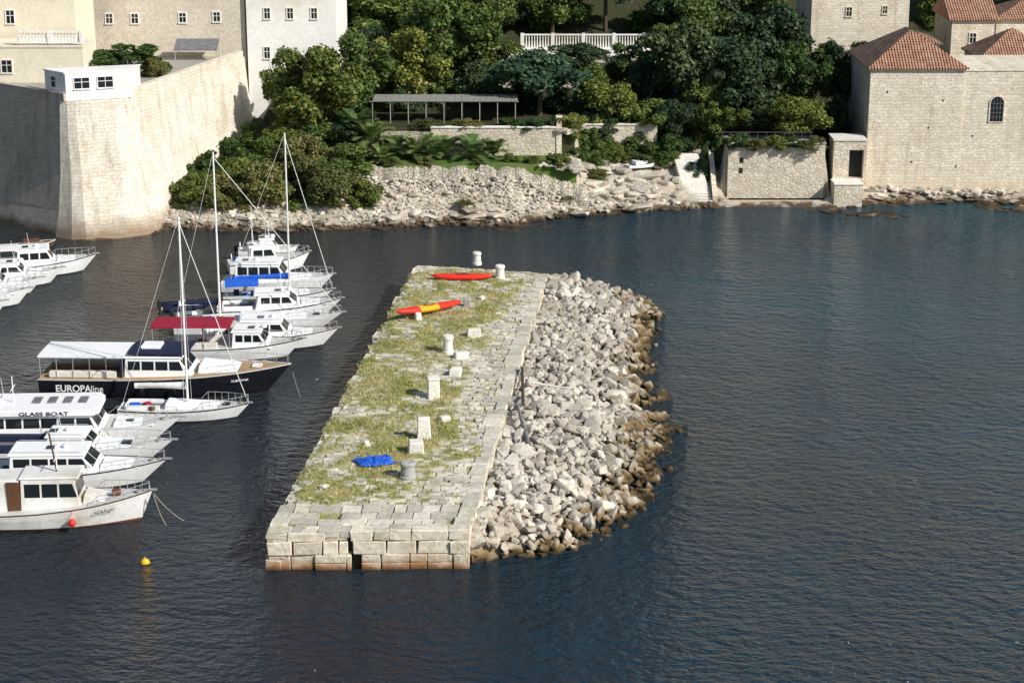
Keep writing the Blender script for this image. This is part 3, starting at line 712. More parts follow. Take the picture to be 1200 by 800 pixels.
# ---------------------------------------------------------------- walls & garden structures
def wallbox(name,x0,x1,y0,y1,z0,z1,mat,label,cap=None,cat='wall'):
    e=empty(name,((x0+x1)/2,y0,z0)); mb=MB()
    cx=(x0+x1)/2
    mb.bounds(x0-cx,x1-cx,0,y1-y0,-1,z1-z0); mb.obj('wall',mat,e)
    if cap:
        MB().bounds(x0-cx-.06,x1-cx+.06,-.1,y1-y0+.1,z1-z0+.002,z1-z0+.17).obj('coping',cap,e,bevel=.03)
    T(e,label,cat); return e
e=empty('retaining_wall',((XL+XR)/2,WY,1)); mb=MB(); n=110; vs=[];cx=(XL+XR)/2
for i in range(n+1):
    x=XL-1+(XR-XL+2)*i/n-cx; endf=max(0,(x+cx-(XR-7))/6)
    zt=LAWN-.15+nz(x,0,.8)*.5+nz(x,0,2.5)*.25-1-endf*1.5; yb=-1.1+nz(x,3,.5)*.5
    vs+=[(x,yb,-1.5),(x,yb+.15+nz(x,5,1.5)*.3,zt*.25),(x,yb+.5+nz(x,6,1.5)*.3,zt*.6),(x,-.05+nz(x,8,.9)*.25,zt),(x,.9,zt),(x,.9,-1.5)]
fs=[]
for i in range(n):
    for k in range(5): a=i*6+k; fs.append((a+6,a,a+1,a+7)[::-1])
mb.add(vs,fs).obj('wall','rub',e); T(e,'rough rubble retaining wall below the lawn','wall')
XP0,XP1=A(520,165,WY2).x,A(652,165,WY2).x
wallbox('garden_wall',XL,A(505,160,WY2).x,WY2,WY2+.5,4,TER-.3,'rub','low stone garden wall behind the palms')
wallbox('garden_wall',A(505,160,WY2).x+.02,XP1,WY2,WY2+.5,4,TER+.1,'seaw','pale rubble terrace wall behind the lawn','bstone')
wallbox('garden_wall',XP1+.6,A(770,160,199).x,199,199.5,4,TER-.2,'seaw','pale terrace wall under the trees','bstone')
wallbox('gate_pillar',XP1,XP1+.55,WY2-.1,WY2+.6,4,TER+1.2,'ash','pale stone gate pillar at the end of the terrace wall','bstone','pillar')
wallbox('garden_wall',A(560,90,214).x,A(700,90,214).x,214,214.5,6,A(600,86,214).z,'seaw','upper terrace wall glimpsed between the trees','bstone')
pg=empty('pergola',(A(520,150,199).x,199,TER-.2)); px0,px1=A(437,150,199).x,A(604,150,199).x; cx=pg.location.x
for i in range(9):
    x=px0+(px1-px0)*i/8-cx
    for y in (0,4.0): MB().bounds(x-.035,x+.035,y-.035,y+.035,-.3,2.45).obj('post','pergpost',pg)
mb=MB()
for y in (0,4.0): mb.bounds(px0-cx-.3,px1-cx+.3,y-.04,y+.04,2.452,2.54)
mb.obj('beam','pergpost',pg)
mb=MB(); x=px0-cx
while x<px1-cx: mb.bounds(x,x+.64,-.2,4.2,2.542,2.58+R(0,.02)); x+=.66
mb.obj('roof','pergola',pg); T(pg,'long thin garden pergola with flat grey roof on slim posts','pergola')
def balustrade(xa,xb,y,z,h,label,mat='rendw',ry=0):
    e=empty('balustrade',((xa+xb)/2,y,z)); L_=xb-xa
    mb=MB().bounds(-L_/2,L_/2,-.15,.15,0,.15); mb.obj('plinth',mat,e)
    MB().bounds(-L_/2,L_/2,-.17,.17,h-.14,h).obj('handrail',mat,e)
    mb=MB(); x=-L_/2+.15
    while x<L_/2: mb.lathe((x,0,0),[(.07,.152),(.1,.3),(.05,h*.6),(.08,h-.142)],6); x+=.32
    o=mb.obj('balusters',mat,e); o['kind']='stuff'
    x=-L_/2
    while x<=L_/2+.01: MB().bounds(x-.2,x+.2,-.22,.22,-.02,h+.1).obj('pier',mat,e); x+=L_/max(1,round(L_/4))
    T(e,label,'balustrade')
zB=A(680,58,224).z
wallbox('promenade_wall',A(560,60,224.5).x,A(850,60,224.5).x,224.2,224.8,8,zB,'rendw','white rendered wall carrying the promenade balustrade')
balustrade(A(612,60,224.5).x,A(755,60,224.5).x,224.5,zB+.002,1.7,'white stone balustrade along the upper promenade')
balustrade(A(455,45,226).x,A(535,45,226).x,226,A(490,50,226).z,1.3,'white stone balustrade glimpsed between trees')
balustrade(A(870,50,226).x,A(948,50,226).x,226,A(900,38,226).z,1.2,'white stone balustrade glimpsed between trees')
# ---------------------------------------------------------------- buildings
def window(parent,pc,w_,h_,Nn,frame='rendw',shut=None,f=.12,bars=True):
    Nn=Vector(Nn).normalized(); tx=Vector((-Nn.y,Nn.x,0))*1.0; ang=math.atan2(tx.y,tx.x)
    def bx(cx_,cz_,sx,sz,d0,d1,mb):
        c=Vector(pc)+tx*cx_+Nn*((d0+d1)/2); mb.box((c.x,c.y,c.z+cz_),(sx,d1-d0,sz),ang)
    e=MB(); bx(0,0,w_,h_,-.05,.03,e); o=e.obj('window','glass',parent)
    e=MB(); bx(-w_/2-f/2,0,f,h_,-.04,.09,e); bx(w_/2+f/2,0,f,h_,-.04,.09,e); bx(0,h_/2+f/2,w_+2*f,f,-.04,.095,e)
    if bars: bx(0,0,.05,h_,-.04,.05,e); bx(0,0.1*h_,w_,.05,-.04,.047,e)
    e.obj('frame',frame,o)
    e=MB(); bx(0,-h_/2-.06,w_+2*f+.06,.12,-.04,.14,e); e.obj('sill',frame,o)
    if shut:
        for sg in (-1,1):
            e=MB(); bx(sg*(w_*.75+f),0,w_*.48,h_,.002,.07,e); e.obj('shutter',shut,o)
def house(name,label,x0,x1,y0,y1,z0,z1,mats,roof=None,rh=2.,wins=(),cornice=True,cat='house',ov=.35,ridge='x',frame='rendw',shut=None):
    cx=(x0+x1)/2; e=empty(name,(cx,y0,z0)); a,b_,d,h_=x0-cx,x1-cx,y1-y0,z1-z0
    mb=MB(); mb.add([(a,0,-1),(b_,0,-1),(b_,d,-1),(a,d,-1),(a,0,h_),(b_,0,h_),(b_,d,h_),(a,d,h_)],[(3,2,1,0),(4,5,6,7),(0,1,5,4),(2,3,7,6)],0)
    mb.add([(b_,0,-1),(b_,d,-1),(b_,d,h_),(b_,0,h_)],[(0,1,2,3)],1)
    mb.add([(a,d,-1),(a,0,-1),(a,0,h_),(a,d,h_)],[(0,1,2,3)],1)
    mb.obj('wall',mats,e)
    if cornice and not roof: MB().bounds(a-.06,b_+.06,-.08,d+.08,h_+.002,h_+.18).obj('coping',mats[0],e)
    if roof:
        A_=(a-ov,-ov,h_);B_=(b_+ov,-ov,h_);C_=(b_+ov,d+ov,h_);D_=(a-ov,d+ov,h_)
        A2,B2,C2,D2=[(p[0],p[1],p[2]+.16) for p in (A_,B_,C_,D_)]
        mb=MB(); mb.add([A_,B_,C_,D_,A2,B2,C2,D2],[(3,2,1,0),(0,1,5,4),(1,2,6,5),(2,3,7,6),(3,0,4,7)],0)
        w2=min((b_-a),d)/2+ov
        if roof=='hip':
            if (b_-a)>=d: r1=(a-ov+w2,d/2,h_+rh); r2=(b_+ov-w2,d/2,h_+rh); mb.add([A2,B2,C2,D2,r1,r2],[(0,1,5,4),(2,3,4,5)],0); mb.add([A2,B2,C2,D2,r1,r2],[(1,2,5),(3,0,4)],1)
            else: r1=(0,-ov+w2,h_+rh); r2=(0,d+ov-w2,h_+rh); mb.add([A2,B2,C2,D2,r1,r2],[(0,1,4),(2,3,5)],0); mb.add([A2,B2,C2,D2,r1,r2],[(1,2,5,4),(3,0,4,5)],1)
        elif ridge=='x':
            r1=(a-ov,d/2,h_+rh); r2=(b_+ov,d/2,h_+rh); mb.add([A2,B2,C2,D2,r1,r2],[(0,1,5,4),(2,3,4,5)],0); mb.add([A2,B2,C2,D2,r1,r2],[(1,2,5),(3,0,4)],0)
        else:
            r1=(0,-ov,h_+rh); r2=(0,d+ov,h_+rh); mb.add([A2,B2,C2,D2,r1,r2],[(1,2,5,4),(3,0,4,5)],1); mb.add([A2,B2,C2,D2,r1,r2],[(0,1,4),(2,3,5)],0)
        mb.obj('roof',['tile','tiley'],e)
    for (wx,wz,ww,wh) in wins: window(e,(wx-cx,0,wz-z0),ww,wh,(0,-1,0),frame,shut,f=.1)
    T(e,label,cat); return e
X0=A(1017,150,YB).x; XM=A(1131,80,YB).x; ZT=A(1060,81,YB).z
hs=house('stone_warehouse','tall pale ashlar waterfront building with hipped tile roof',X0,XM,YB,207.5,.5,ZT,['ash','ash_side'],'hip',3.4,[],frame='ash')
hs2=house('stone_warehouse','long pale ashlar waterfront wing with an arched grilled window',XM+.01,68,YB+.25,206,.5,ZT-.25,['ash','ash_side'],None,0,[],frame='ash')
def arch(parent,c,w_,h_,label=None):
    n=12; mb=MB(); pts=[(-w_/2,-h_/2),(w_/2,-h_/2)]+[(w_/2*math.cos(math.pi*i/n),h_/2-w_/2+w_/2*math.sin(math.pi*i/n)) for i in range(n+1)]
    mb.add([(c[0]+x,c[1]-.02,c[2]+z) for x,z in pts],[tuple(range(len(pts)))]); o=mb.obj('window','glass',parent)
    mb=MB(); pr=[(x*1.18,z*1.09+.03) for x,z in pts]
    for i in range(len(pts)):
        j=(i+1)%len(pts); q=[pts[i],pts[j],pr[j],pr[i]]
        mb.add([(c[0]+x,c[1]-.1,c[2]+z) for x,z in q],[(0,1,2,3)]); mb.add([(c[0]+pts[i][0],c[1]-.1,c[2]+pts[i][1]),(c[0]+pts[j][0],c[1]-.1,c[2]+pts[j][1]),(c[0]+pts[j][0],c[1],c[2]+pts[j][1]),(c[0]+pts[i][0],c[1],c[2]+pts[i][1])],[(3,2,1,0)])
        mb.add([(c[0]+pr[i][0],c[1]-.1,c[2]+pr[i][1]),(c[0]+pr[j][0],c[1]-.1,c[2]+pr[j][1]),(c[0]+pr[j][0],c[1],c[2]+pr[j][1]),(c[0]+pr[i][0],c[1],c[2]+pr[i][1])],[(0,1,2,3)])
    mb.obj('frame','ash',o)
    mb=MB()
    for k in range(1,4): mb.bounds(c[0]-w_/2+w_*k/4-.02,c[0]-w_/2+w_*k/4+.02,c[1]-.07,c[1]-.03,c[2]-h_/2,c[2]+h_/2-.1)
    for k in range(1,5): mb.bounds(c[0]-w_/2,c[0]+w_/2,c[1]-.066,c[1]-.034,c[2]-h_/2+h_*k/5.5-.02,c[2]-h_/2+h_*k/5.5+.02)
    mb.obj('grille','grey',o)
aw=A(1168,128,YB+.25); arch(hs2,(aw.x-hs2.location.x,-.0,aw.z-.5),1.35,2.6)
for px,py in [(1040,108),(1088,150),(1105,118),(1140,160),(1068,190),(1120,195)]:
    q=A(px,py,YB); par=hs if px<1131 else hs2
    MB().bounds(q.x-par.location.x-.09,q.x-par.location.x+.09,-.01,.1,q.z-.5-.1,q.z-.5+.1).obj('putlog_hole','black',par)
def H(px0,px1,pyt,Y,z0,dep,label,mats=('ash','ash_side'),roof='hip',rh=2,wins=(),name='stone_house',**k):
    a,b_=A(px0,pyt,Y),A(px1,pyt,Y)
    wl=[(A(wx,wy,Y).x,A(wx,wy,Y).z,ww,wh) for wx,wy,ww,wh in wins]
    return house(name,label,a.x,b_.x,Y,Y+dep,z0,a.z,list(mats),roof,rh,wl,**k)
H(1062,1100,52,209,7.6,6,'small stone house with a low red tile roof',rh=.9)
H(1116,1166,24,219,7.6,9,'stone house with red gabled tile roof',roof='gable',rh=2.6,wins=[(1140,45,.7,1.1)])
H(1168,1260,24,227,7.6,9,'stone house with red hipped tile roof',rh=2.2,wins=[(1185,40,.7,1.1)])
H(1150,1240,70,209,7.6,8,'low stone house with weathered tile roof',rh=2.9)
H(953,1068,-30,222,7,12,'plain square pale stone tower house with small windows',roof=None,rh=0,wins=[(995,14,.6,1.0),(1037,12,.5,.8)],name='tower_house',frame='ash')
H(815,842,-5,233,9,8,'white house glimpsed between trees',('rendw','rendw'),rh=2)
swx=A(966,200,YW).x
swl=wallbox('sea_wall',XS0,swx,YW,YW+.7,0,A(900,169,YW).z,'seaw','pale weathered masonry sea wall with small openings','rub')
for px,py in [(869,188),(868,200)]:
    q=A(px,py,YW); cxw=(XS0+swx)/2
    MB().bounds(q.x-cxw-.2,q.x-cxw+.2,-.015,.1,q.z-.28,q.z+.28).obj('opening','black',swl)
YG=YW+.5
xg0,xg1=A(976,200,YG).x,A(1014,200,YG).x
gt=empty('gatehouse',((xg0+xg1)/2,YG,0)); cx=(xg0+xg1)/2; zt=A(1000,165,YG).z; dx=A(1003,200,YG).x-cx
zd0,zd1=A(1003,209,YG).z,A(1000,176,YG).z
mb=MB().bounds(xg0-cx,dx-.75,0,3,-1,zt).bounds(dx+.75,xg1-cx,0,3,-1,zt).bounds(dx-.75,dx+.75,0,3,zd1,zt).bounds(dx-.75,dx+.75,0,3,-1,zd0)
mb.obj('wall','seaw',gt); MB().bounds(dx-.75,dx+.75,.9,1.0,zd0,zd1).obj('door','black',gt)
MB().bounds(xg0-cx-.1,xg1-cx+.0,-.12,3.1,zt+.002,zt+.2).obj('coping','bstone',gt)
T(gt,'small stone gatehouse with dark doorway beside the water','gatehouse')
wallbox('stone_plinth',A(977,230,YW-1.6).x,A(1010,230,YW-1.6).x,YW-1.8,YG,0,A(990,217,YW-1.8).z,'seaw','low stone landing plinth at the water edge','bstone','plinth')
qa=MB(); xa,xb=XS0-5,XS1+.5
qa.prism([(xa,YW-1.0),(xa+3,YW-1.3),(xb,YW-.9),(xb,YW-.005),(xa,YW+.6)],-1,.5); o=qa.obj('quay','ash'); o['kind']='structure'
xs0,xs1=A(806,215,YW-2).x,A(836,215,YW-2).x
st=empty('stone_stairs',(xs0,YW-1.6,.4)); mb=MB()
for i in range(18): mb.bounds(-.06*i,xs1-xs0-.06*i,.33*i,.33*(i+1)-.004,-1,.22*(i+1))
mb.obj('steps','bstone',st); mb=MB()
mb.add([(xs1-xs0+.02,0,-1),(xs1-xs0+.5,0,-1),(xs1-xs0+.5,5.6,-1),(xs1-xs0+.02,5.6,-1),(xs1-xs0+.02,0,.7),(xs1-xs0+.5,0,.7),(xs1-xs0+.5,5.6,4.4),(xs1-xs0+.02,5.6,4.4)],[(3,2,1,0),(4,5,6,7),(0,1,5,4),(1,2,6,5),(2,3,7,6),(3,0,4,7)]); mb.obj('parapet','ash',st)
T(st,'stone stairs climbing from the quay to the garden','stairs')
fe=empty('iron_fence',(A(900,163,YW+.4).x,YW+.9,A(900,166,YW).z)); mb=MB(); x=-4.6
while x<4.6: mb.tube((x,0,-.4),(x,0,.8),.02,n=5); x+=.9
mb.tube((-4.6,0,.8),(4.6,0,.8),.022,n=5); mb.obj('railing','grey',fe); T(fe,'thin grey railing along the sea wall top','railing')
# ---------------------------------------------------------------- bastion (left)
ct=A(77,120,179); rt=A(285,66,208); BZ=12.9
lx,ly=-40,33
c0=Vector((ct.x,ct.y,0)); c1=Vector((-36.4,181.0,0)); fr=Vector((rt.x,rt.y,0)); fl=c0+Vector((lx,ly,0))
dl=Vector((lx,ly,0)).normalized(); df=(c1-c0).normalized(); dr=(fr-c1).normalized()
def rn(d): return Vector((d.y,-d.x,0))
nr=rn(dr); nf=rn(df); nl=-rn(dl) if rn(dl).y>0 else rn(dl)
rl=(fr-c1).length
pts=[(fl,nl,.4),(c0+dl*.9,nl,.6),(c0+(dl+df)*.3,(nl*.4+nf).normalized(),.8),(c0+df*.9,nf,1),(c1-df*1.2,nf,1),(c1+(dr-df)*.35,(nf+nr).normalized(),1),(c1+dr*1.2,nr,1),(c1+dr*rl*.35,nr,1),(c1+dr*rl*.7,nr,1),(fr,nr,1),(fr+Vector((1,24,0)),Vector((1,0,0)),0.2),(Vector((-110,232,0)),Vector((0,1,0)),0)]
ba=empty('bastion',(ct.x,ct.y,0)); mb=MB(); rings=[(-2,3.0),(0,2.4),(2.5,1.6),(6,.8),(9.5,.3),(BZ,0)]
vs=[]
for z,o_ in rings:
    for p,nn,k_ in pts:
        q=p+nn*o_*k_-c0+Vector((nz(p.x,z,.3),nz(p.y,z,.3),0))*.18*(1 if z<BZ else 0); vs.append((q.x,q.y,z))
n=len(pts); mb.add(vs,[])
for r in range(len(rings)-1):
    for i in range(n):
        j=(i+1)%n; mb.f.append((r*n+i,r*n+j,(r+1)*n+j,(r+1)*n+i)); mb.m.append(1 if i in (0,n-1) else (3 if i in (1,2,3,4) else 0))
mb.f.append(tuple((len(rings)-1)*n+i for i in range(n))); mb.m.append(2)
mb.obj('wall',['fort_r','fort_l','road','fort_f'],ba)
def pwall(p0,p1,th,z0,z1,mb,mi=0):
    p0=p0-c0;p1=p1-c0; d=(p1-p0); l=d.length; d.normalize(); nn=Vector((-d.y,d.x,0))
    c=(p0+p1)/2+nn*(th/2+.02); mb.box((c.x,c.y,(z0+z1)/2),(l,th,z1-z0),math.atan2(d.y,d.x),mi=mi)
mb=MB(); pwall(c1+dr*.7,fr,.6,BZ+.003,BZ+.75,mb,0); pwall(fl,c0+dl*.3,.6,BZ+.003,BZ+.75,mb,1)
mb.obj('parapet',['fort_r','fort_l'],ba)
T(ba,'massive pale stone bastion with sloping ashlar walls above the water','fortress')
kc=c0+df*.15+dl*.2+Vector((0,.25,0))
kp=[kc,kc+df*6.0,kc+df*6.0+Vector((.4,3.2,0)),kc+dl*3.2+Vector((0,.3,0))]
kk=empty('kiosk',(kc.x,kc.y,BZ)); mb=MB(); mb.prism([((p-kc).x,(p-kc).y) for p in kp],0.6,2.55); mb.obj('wall','rendw',kk)
cc=(kp[0]+kp[2])/2-kc
mb=MB(); mb.prism([(((p-kc)-cc)*1.03+cc).xy for p in kp],2.552,2.68); mb.obj('roof','white',kk)
mb=MB(); mb.prism([(((p-kc)-cc)*1.01+cc).xy for p in kp],-.02,.598); mb.obj('base','rendw',kk)
for t in (1.5,3.7): window(kk,tuple(df*t+Vector((0,0,1.6))),1.4,1.0,nf,'white',f=.07)
window(kk,tuple(dl*1.6+Vector((0,.18,1.6))),1.1,1.0,nl,'white',f=.07)
T(kk,'white flat-roofed kiosk with windows on the bastion corner','kiosk')
xb=A(98,80,190.5).x
house('beige_house','beige rendered terrace building on the bastion',-60,xb,190.5,196,12.9,A(50,56,190.5).z,['beige','beige'],None,0,[(A(8,78,190.5).x,A(8,78,190.5).z,1.0,1.2)],frame='rendw')
balustrade(A(22,50,190.8).x,xb-.1,190.9,A(50,54,190.5).z+.22,1.15,'white stone balustrade on the beige terrace')
H(-120,84,-40,197,12.9,9,'tall beige building with cornice above the terrace',('beige','beige'),roof=None,rh=0,wins=[(12,20,.8,1.3)],name='beige_house')
H(80,284,-50,209,12.9,12,'plain tan rendered town house with small white windows',('rend','rend'),roof=None,rh=0,name='tan_house',
  wins=[(128,22,.7,1.0),(158,22,.7,1.0),(214,21,.7,1.0),(254,20,.7,1.0)])
H(286,392,-50,208.5,4,14,'bright white town house overlooking the garden',('rendw','rendw'),roof=None,rh=0,name='white_house',
  wins=[(313,16,.6,1.1),(340,16,.6,1.1),(368,16,.6,1.1),(313,62,.6,1.2)])
aw_=A(228,62,205); e=empty('awning',(aw_.x,205.5,12.9))
MB().add([(-2.3,0,1.2),(2.3,0,1.2),(2.3,2.2,2.1),(-2.3,2.2,2.1),(-2.3,0,1.1),(2.3,0,1.1),(2.3,2.2,2.0),(-2.3,2.2,2.0)],[(0,1,2,3),(7,6,5,4),(4,5,1,0),(5,6,2,1),(7,4,0,3),(6,7,3,2)]).obj('canopy','grey',e)
for x in (-2.2,2.2):
    for y,hh in ((.1,1.1),(2.0,1.9)): MB().tube((x,y,0),(x,y,hh),.05,n=6).obj('post','metal',e)
T(e,'grey lean-to awning on the bastion terrace','awning')
# ---------------------------------------------------------------- boats
def hb(B,stern,t):
    if t<.45: return B/2*(stern+(1-stern)*math.sin(math.pi/2*t/.45))
    q=(t-.45)/.55; return max(.03,B/2*(1-q**2.3))
class Boat:
    def __init__(s,name,label,cat,st,bo,B,zs,zb,mats=('white','antifoul','white'),deck='deck',stern=.82,rake=.13,N_=16,group=None,clutter=True):
        p0,p1=G(*st),G(*bo); d=p1-p0; s.L=d.length; s.B=B; s.zs=zs; s.zb=zb; s.stern=stern
        s.e=empty(name,p0,math.atan2(d.y,d.x)); T(s.e,label,cat,group)
        L=s.L
        vs=[]; K=6
        for i in range(N_+1):
            t=i/N_; t=1-(1-t)**1.25 if t>.5 else t; b_=hb(B,stern,t); sh=zs+(zb-zs)*t**2.2
            lv=[(-.45,.3),(.0,.82),(.16,.88),(sh*.62,.97),(sh-.1,1.),(sh,1.01)]
            for z,wf in lv:
                k=1-(1-wf)*1.0-(1-z/max(sh,.1))*.35*t**3
                zf=max(0,z)/sh; vs.append((L*(t-rake*(1-zf)*t**5),-b_*k,z))
        n1=len(vs); vs+= [(x,-y,z) for x,y,z in vs]
        mb=MB(); mb.add(vs,[])
        for i in range(N_):
            for k in range(K-1):
                a=i*K+k; mi=1 if k<2 else (2 if k==4 else 0)
                mb.f.append((a,a+K,a+K+1,a+1)); mb.m.append(mi)
                mb.f.append((n1+a+1,n1+a+K+1,n1+a+K,n1+a)); mb.m.append(mi)
        for k in range(K-1): mb.f.append((k,k+1,n1+k+1,n1+k)); mb.m.append(0 if k>1 else 1)
        for k in range(K-1): a=N_*K+k; mb.f.append((a,n1+a,n1+a+1,a+1)); mb.m.append(0)
        mb.obj('hull',list(mats),s.e,smooth=False)
        mb=MB(); vs=[]
        for i in range(N_+1):
            t=i/N_; t=1-(1-t)**1.25 if t>.5 else t; b_=hb(B,stern,t)*.985; sh=zs+(zb-zs)*t**2.2
            vs+=[(L*t*.995,-b_,sh-.05),(L*t*.995,b_,sh-.05)]
        mb.add(vs,[(2*i,2*i+2,2*i+3,2*i+1) for i in range(N_)]); mb.obj('deck',deck,s.e)
        if clutter:
            z=s.sz(.93)
            MB().lathe((L*.93,0,z-.05),[(.16,0),(.2,.05),(.16,.12),(.05,.13)],10).obj('rope_coil','rope',s.e)
            MB().bounds(L*.96,L*1.02,-.07,.07,s.sz(.98)-.03,s.sz(.98)+.07).obj('bow_roller','metal',s.e)
            MB().box((.12*L,R(-.5,.5),zs+.15),(R(.4,.8),R(.4,.7),.4)).obj('storage_box',random.choice(['white2','bluec','grey','navyc']),s.e,bevel=.04)
            MB().box((.2*L,R(-.8,.8),zs+.06),(.5,.45,.18),R(0,1)).obj('cushion',random.choice(['redc','bluec','white2','navyc']),s.e,bevel=.04)
            MB().box((.27*L,R(-.8,.8),zs+.12),(R(.3,.6),R(.3,.6),.3),R(0,1)).obj('storage_box',random.choice(['grey','rope','wood','navyc']),s.e,bevel=.03)
            if random.random()<.5: MB().lathe((.03*L,-s.B*.2,zs+.55),[(.28,-.05),(.36,0),(.28,.05),(.2,0)],14,axis='x').obj('lifebuoy',random.choice(['redk','white']),s.e,smooth=True)
    def sz(s,t): return s.zs+(s.zb-s.zs)*t**2.2
    def prof(s,name,pts,w_,mat,parent=None,wt=.92,zc=None,bevel=.04):
        zmin=min(p[1] for p in pts); zmax=max(p[1] for p in pts); n=len(pts)
        def ww(z): return w_/2*(1-(1-wt)*(z-zmin)/max(.01,zmax-zmin))
        vs=[(x,-ww(z),z) for x,z in pts]+[(x,ww(z),z) for x,z in pts]
        return MB().add(vs,[tuple(range(n)),tuple(range(n,2*n))[::-1]]+[(i,n+i,n+(i+1)%n,(i+1)%n) for i in range(n)]).obj(name,mat,parent or s.e,bevel=bevel)
    def cabin(s,f0,f1,w_,h,sf=.8,sb=.15,mat='white',nw=3,win=True,z0=None,roof=True,roofmat=None,lower=0,ant=True):
        L=s.L; x0,x1=f0*L,f1*L; z0=s.sz(f1*.8)-.15 if z0 is None else z0; z1=z0+h
        c=s.prof('cabin',[(x0,z0),(x1,z0),(x1-sf,z1),(x0+sb,z1)],w_,mat)
        if roof: s.prof('roof',[(x0-.1,z1+.002),(x1-sf+.3,z1+.002),(x1-sf+.22,z1+.12),(x0,z1+.12)],w_*.97,roofmat or mat,c,wt=.95,bevel=.03)
        if win:
            wz0,wz1=z0+h*.45,z0+h*.86
            def wy(z): return w_/2*(1-.08*(z-z0)/h)+.012
            xs_=x0+sb+.15; xe=x1-sf*.75
            for k in range(nw):
                a=xs_+(xe-xs_)*k/nw+.06; b2=xs_+(xe-xs_)*(k+1)/nw-.06
                for sg in (-1,1):
                    q=[(a,sg*wy(wz0),wz0),(b2+(.12 if k==nw-1 else 0),sg*wy(wz0),wz0),(b2-(.15 if k==nw-1 else 0),sg*wy(wz1),wz1),(a,sg*wy(wz1),wz1)]
                    MB().add(q,[(0,1,2,3) if sg<0 else (3,2,1,0)]).obj('window','glass',c)
            for sg in (-1,1):
                def P3(z,y):
                    x=x1-sf*(z-z0)/h+.015; return (x,y*wy(z)*.93,z+.006)
                q=[P3(wz0,.04 if sg>0 else -1),P3(wz0,1 if sg>0 else -.04),P3(wz1,1 if sg>0 else -.04),P3(wz1,.04 if sg>0 else -1)]
                MB().add(q,[(0,1,2,3)]).obj('windscreen','glass',c)
        if ant:
            xa_=x0+(x1-x0)*R(.2,.6); mb=MB().tube((xa_,w_*.2,z1+.1),(xa_-.15,w_*.2,z1+R(1.2,2.2)),.018,.012,5); mb.obj('antenna','white',c)
            MB().lathe((xa_+.6,0,z1+.12),[(.2,0),(.24,.08),(.2,.2),(.08,.26)],10).obj('radar_dome','white',c,smooth=True)
            mb=MB()
            for sg in (-1,1): mb.tube((x0+.2,sg*w_*.42,z1+.22),(x1-sf,sg*w_*.42,z1+.22),.018,n=5)
            mb.obj('grab_rail','metal',c)
            MB().bounds(xa_-.6,xa_-.1,-.3,.3,z1+.122,z1+.17).obj('roof_hatch','glass',c)
        return c
    def canopy(s,f0,f1,w_,z,mat,posts=3,zb=None,th=.09,sag=.12):
        L=s.L; x0,x1=f0*L,f1*L; n=6; vs=[]
        for i in range(n+1):
            y=(i/n-.5)*w_; zz=z+sag*(1-(2*i/n-1)**2); vs+=[(x0,y,zz),(x1,y,zz),(x0,y,zz-th),(x1,y,zz-th)]
        fs=[]
        for i in range(n): a=4*i; fs+=[(a,a+1,a+5,a+4),(a+2,a+6,a+7,a+3),(a,a+4,a+6,a+2),(a+1,a+3,a+7,a+5)]
        fs+=[(0,2,3,1),(4*n,4*n+1,4*n+3,4*n+2)]
        c=MB().add(vs,fs).obj('canopy',mat,s.e)
        zb=s.zs-.1 if zb is None else zb
        for i in range(posts):
            x=x0+.12+(x1-x0-.24)*i/(posts-1)
            for y in (-w_/2+.08,w_/2-.08): MB().tube((x,y,zb),(x,y,z-.02),.03,n=6).obj('post','metal',c)
        return c
    def rail(s,f0=.5,h=.55,f1=.985):
        mb=MB(); top={-1:[],1:[]}; n=7
        for i in range(n+1):
            t=f0+(f1-f0)*i/n; b_=hb(s.B,s.stern,t)*.93
            for sg in (-1,1):
                p=(t*s.L,sg*b_,s.sz(t)-.05); q=(t*s.L,sg*b_,s.sz(t)+h*(1 if i else .1)); top[sg].append(q)
                if i: mb.tube(p,q,.018,n=5)
        for sg in (-1,1): mb.path(top[sg],.02)
        mb.tube(top[-1][-1],top[1][-1],.02,n=5); mb.obj('railing','metal',s.e)
    def mast(s,f,h,boom=None,cover=None,z0=None,r=.085,stay=True):
        x=f*s.L; z0=s.sz(f) if z0 is None else z0
        m_=MB().tube((x,0,z0-.2),(x,0,z0+h),r,r*.75,8).obj('mast','mast',s.e)
        mb=MB(); mb.tube((x,-.75,z0+h*.55),(x,.75,z0+h*.55),.03,n=5)
        b_=hb(s.B,s.stern,f)*.95
        if stay:
            for sg in (-1,1): mb.path([(x,sg*b_,s.sz(f)),(x,sg*.75,z0+h*.55),(x,0,z0+h*.96)],.012,5)
            mb.path([(s.L*.985,0,s.zb),(x,0,z0+h*.97)],.028,5); mb.path([(.1,0,s.zs),(x,0,z0+h)],.014,5)
        mb.obj('rigging','mast',m_)
        if boom:
            MB().tube((x,0,z0+1.3),(x-boom,0,z0+1.25),.06,n=7).obj('boom','mast',m_)
            if cover:
                mb=MB(); n=10; vs=[]
                for i in range(n+1):
                    t=i/n; rr=.27-.12*t+R(-.02,.02)
                    for j in range(8):
                        a=2*math.pi*j/8; vs.append((x-.1-boom*t*.97,rr*.6*math.cos(a),z0+1.42+rr*math.sin(a)))
                fs=[(i*8+j,i*8+(j+1)%8,(i+1)*8+(j+1)%8,(i+1)*8+j) for i in range(n) for j in range(8)]+[tuple(range(8)),tuple(range(n*8,n*8+8))[::-1]]
                mb.add(vs,fs).obj('sail_cover',cover,m_,smooth=True)
    def outboard(s,y=0.,mat='black',k=1.):
        MB().box((-.25*k,y,s.zs+.25*k),(.4*k,.32*k,.55*k),top=.7).obj('outboard_motor',mat,s.e,bevel=.05)
        MB().box((-.28*k,y,-.1+s.zs*.4),(.14*k,.12*k,s.zs+.5)).obj('motor_leg',mat,s.e)
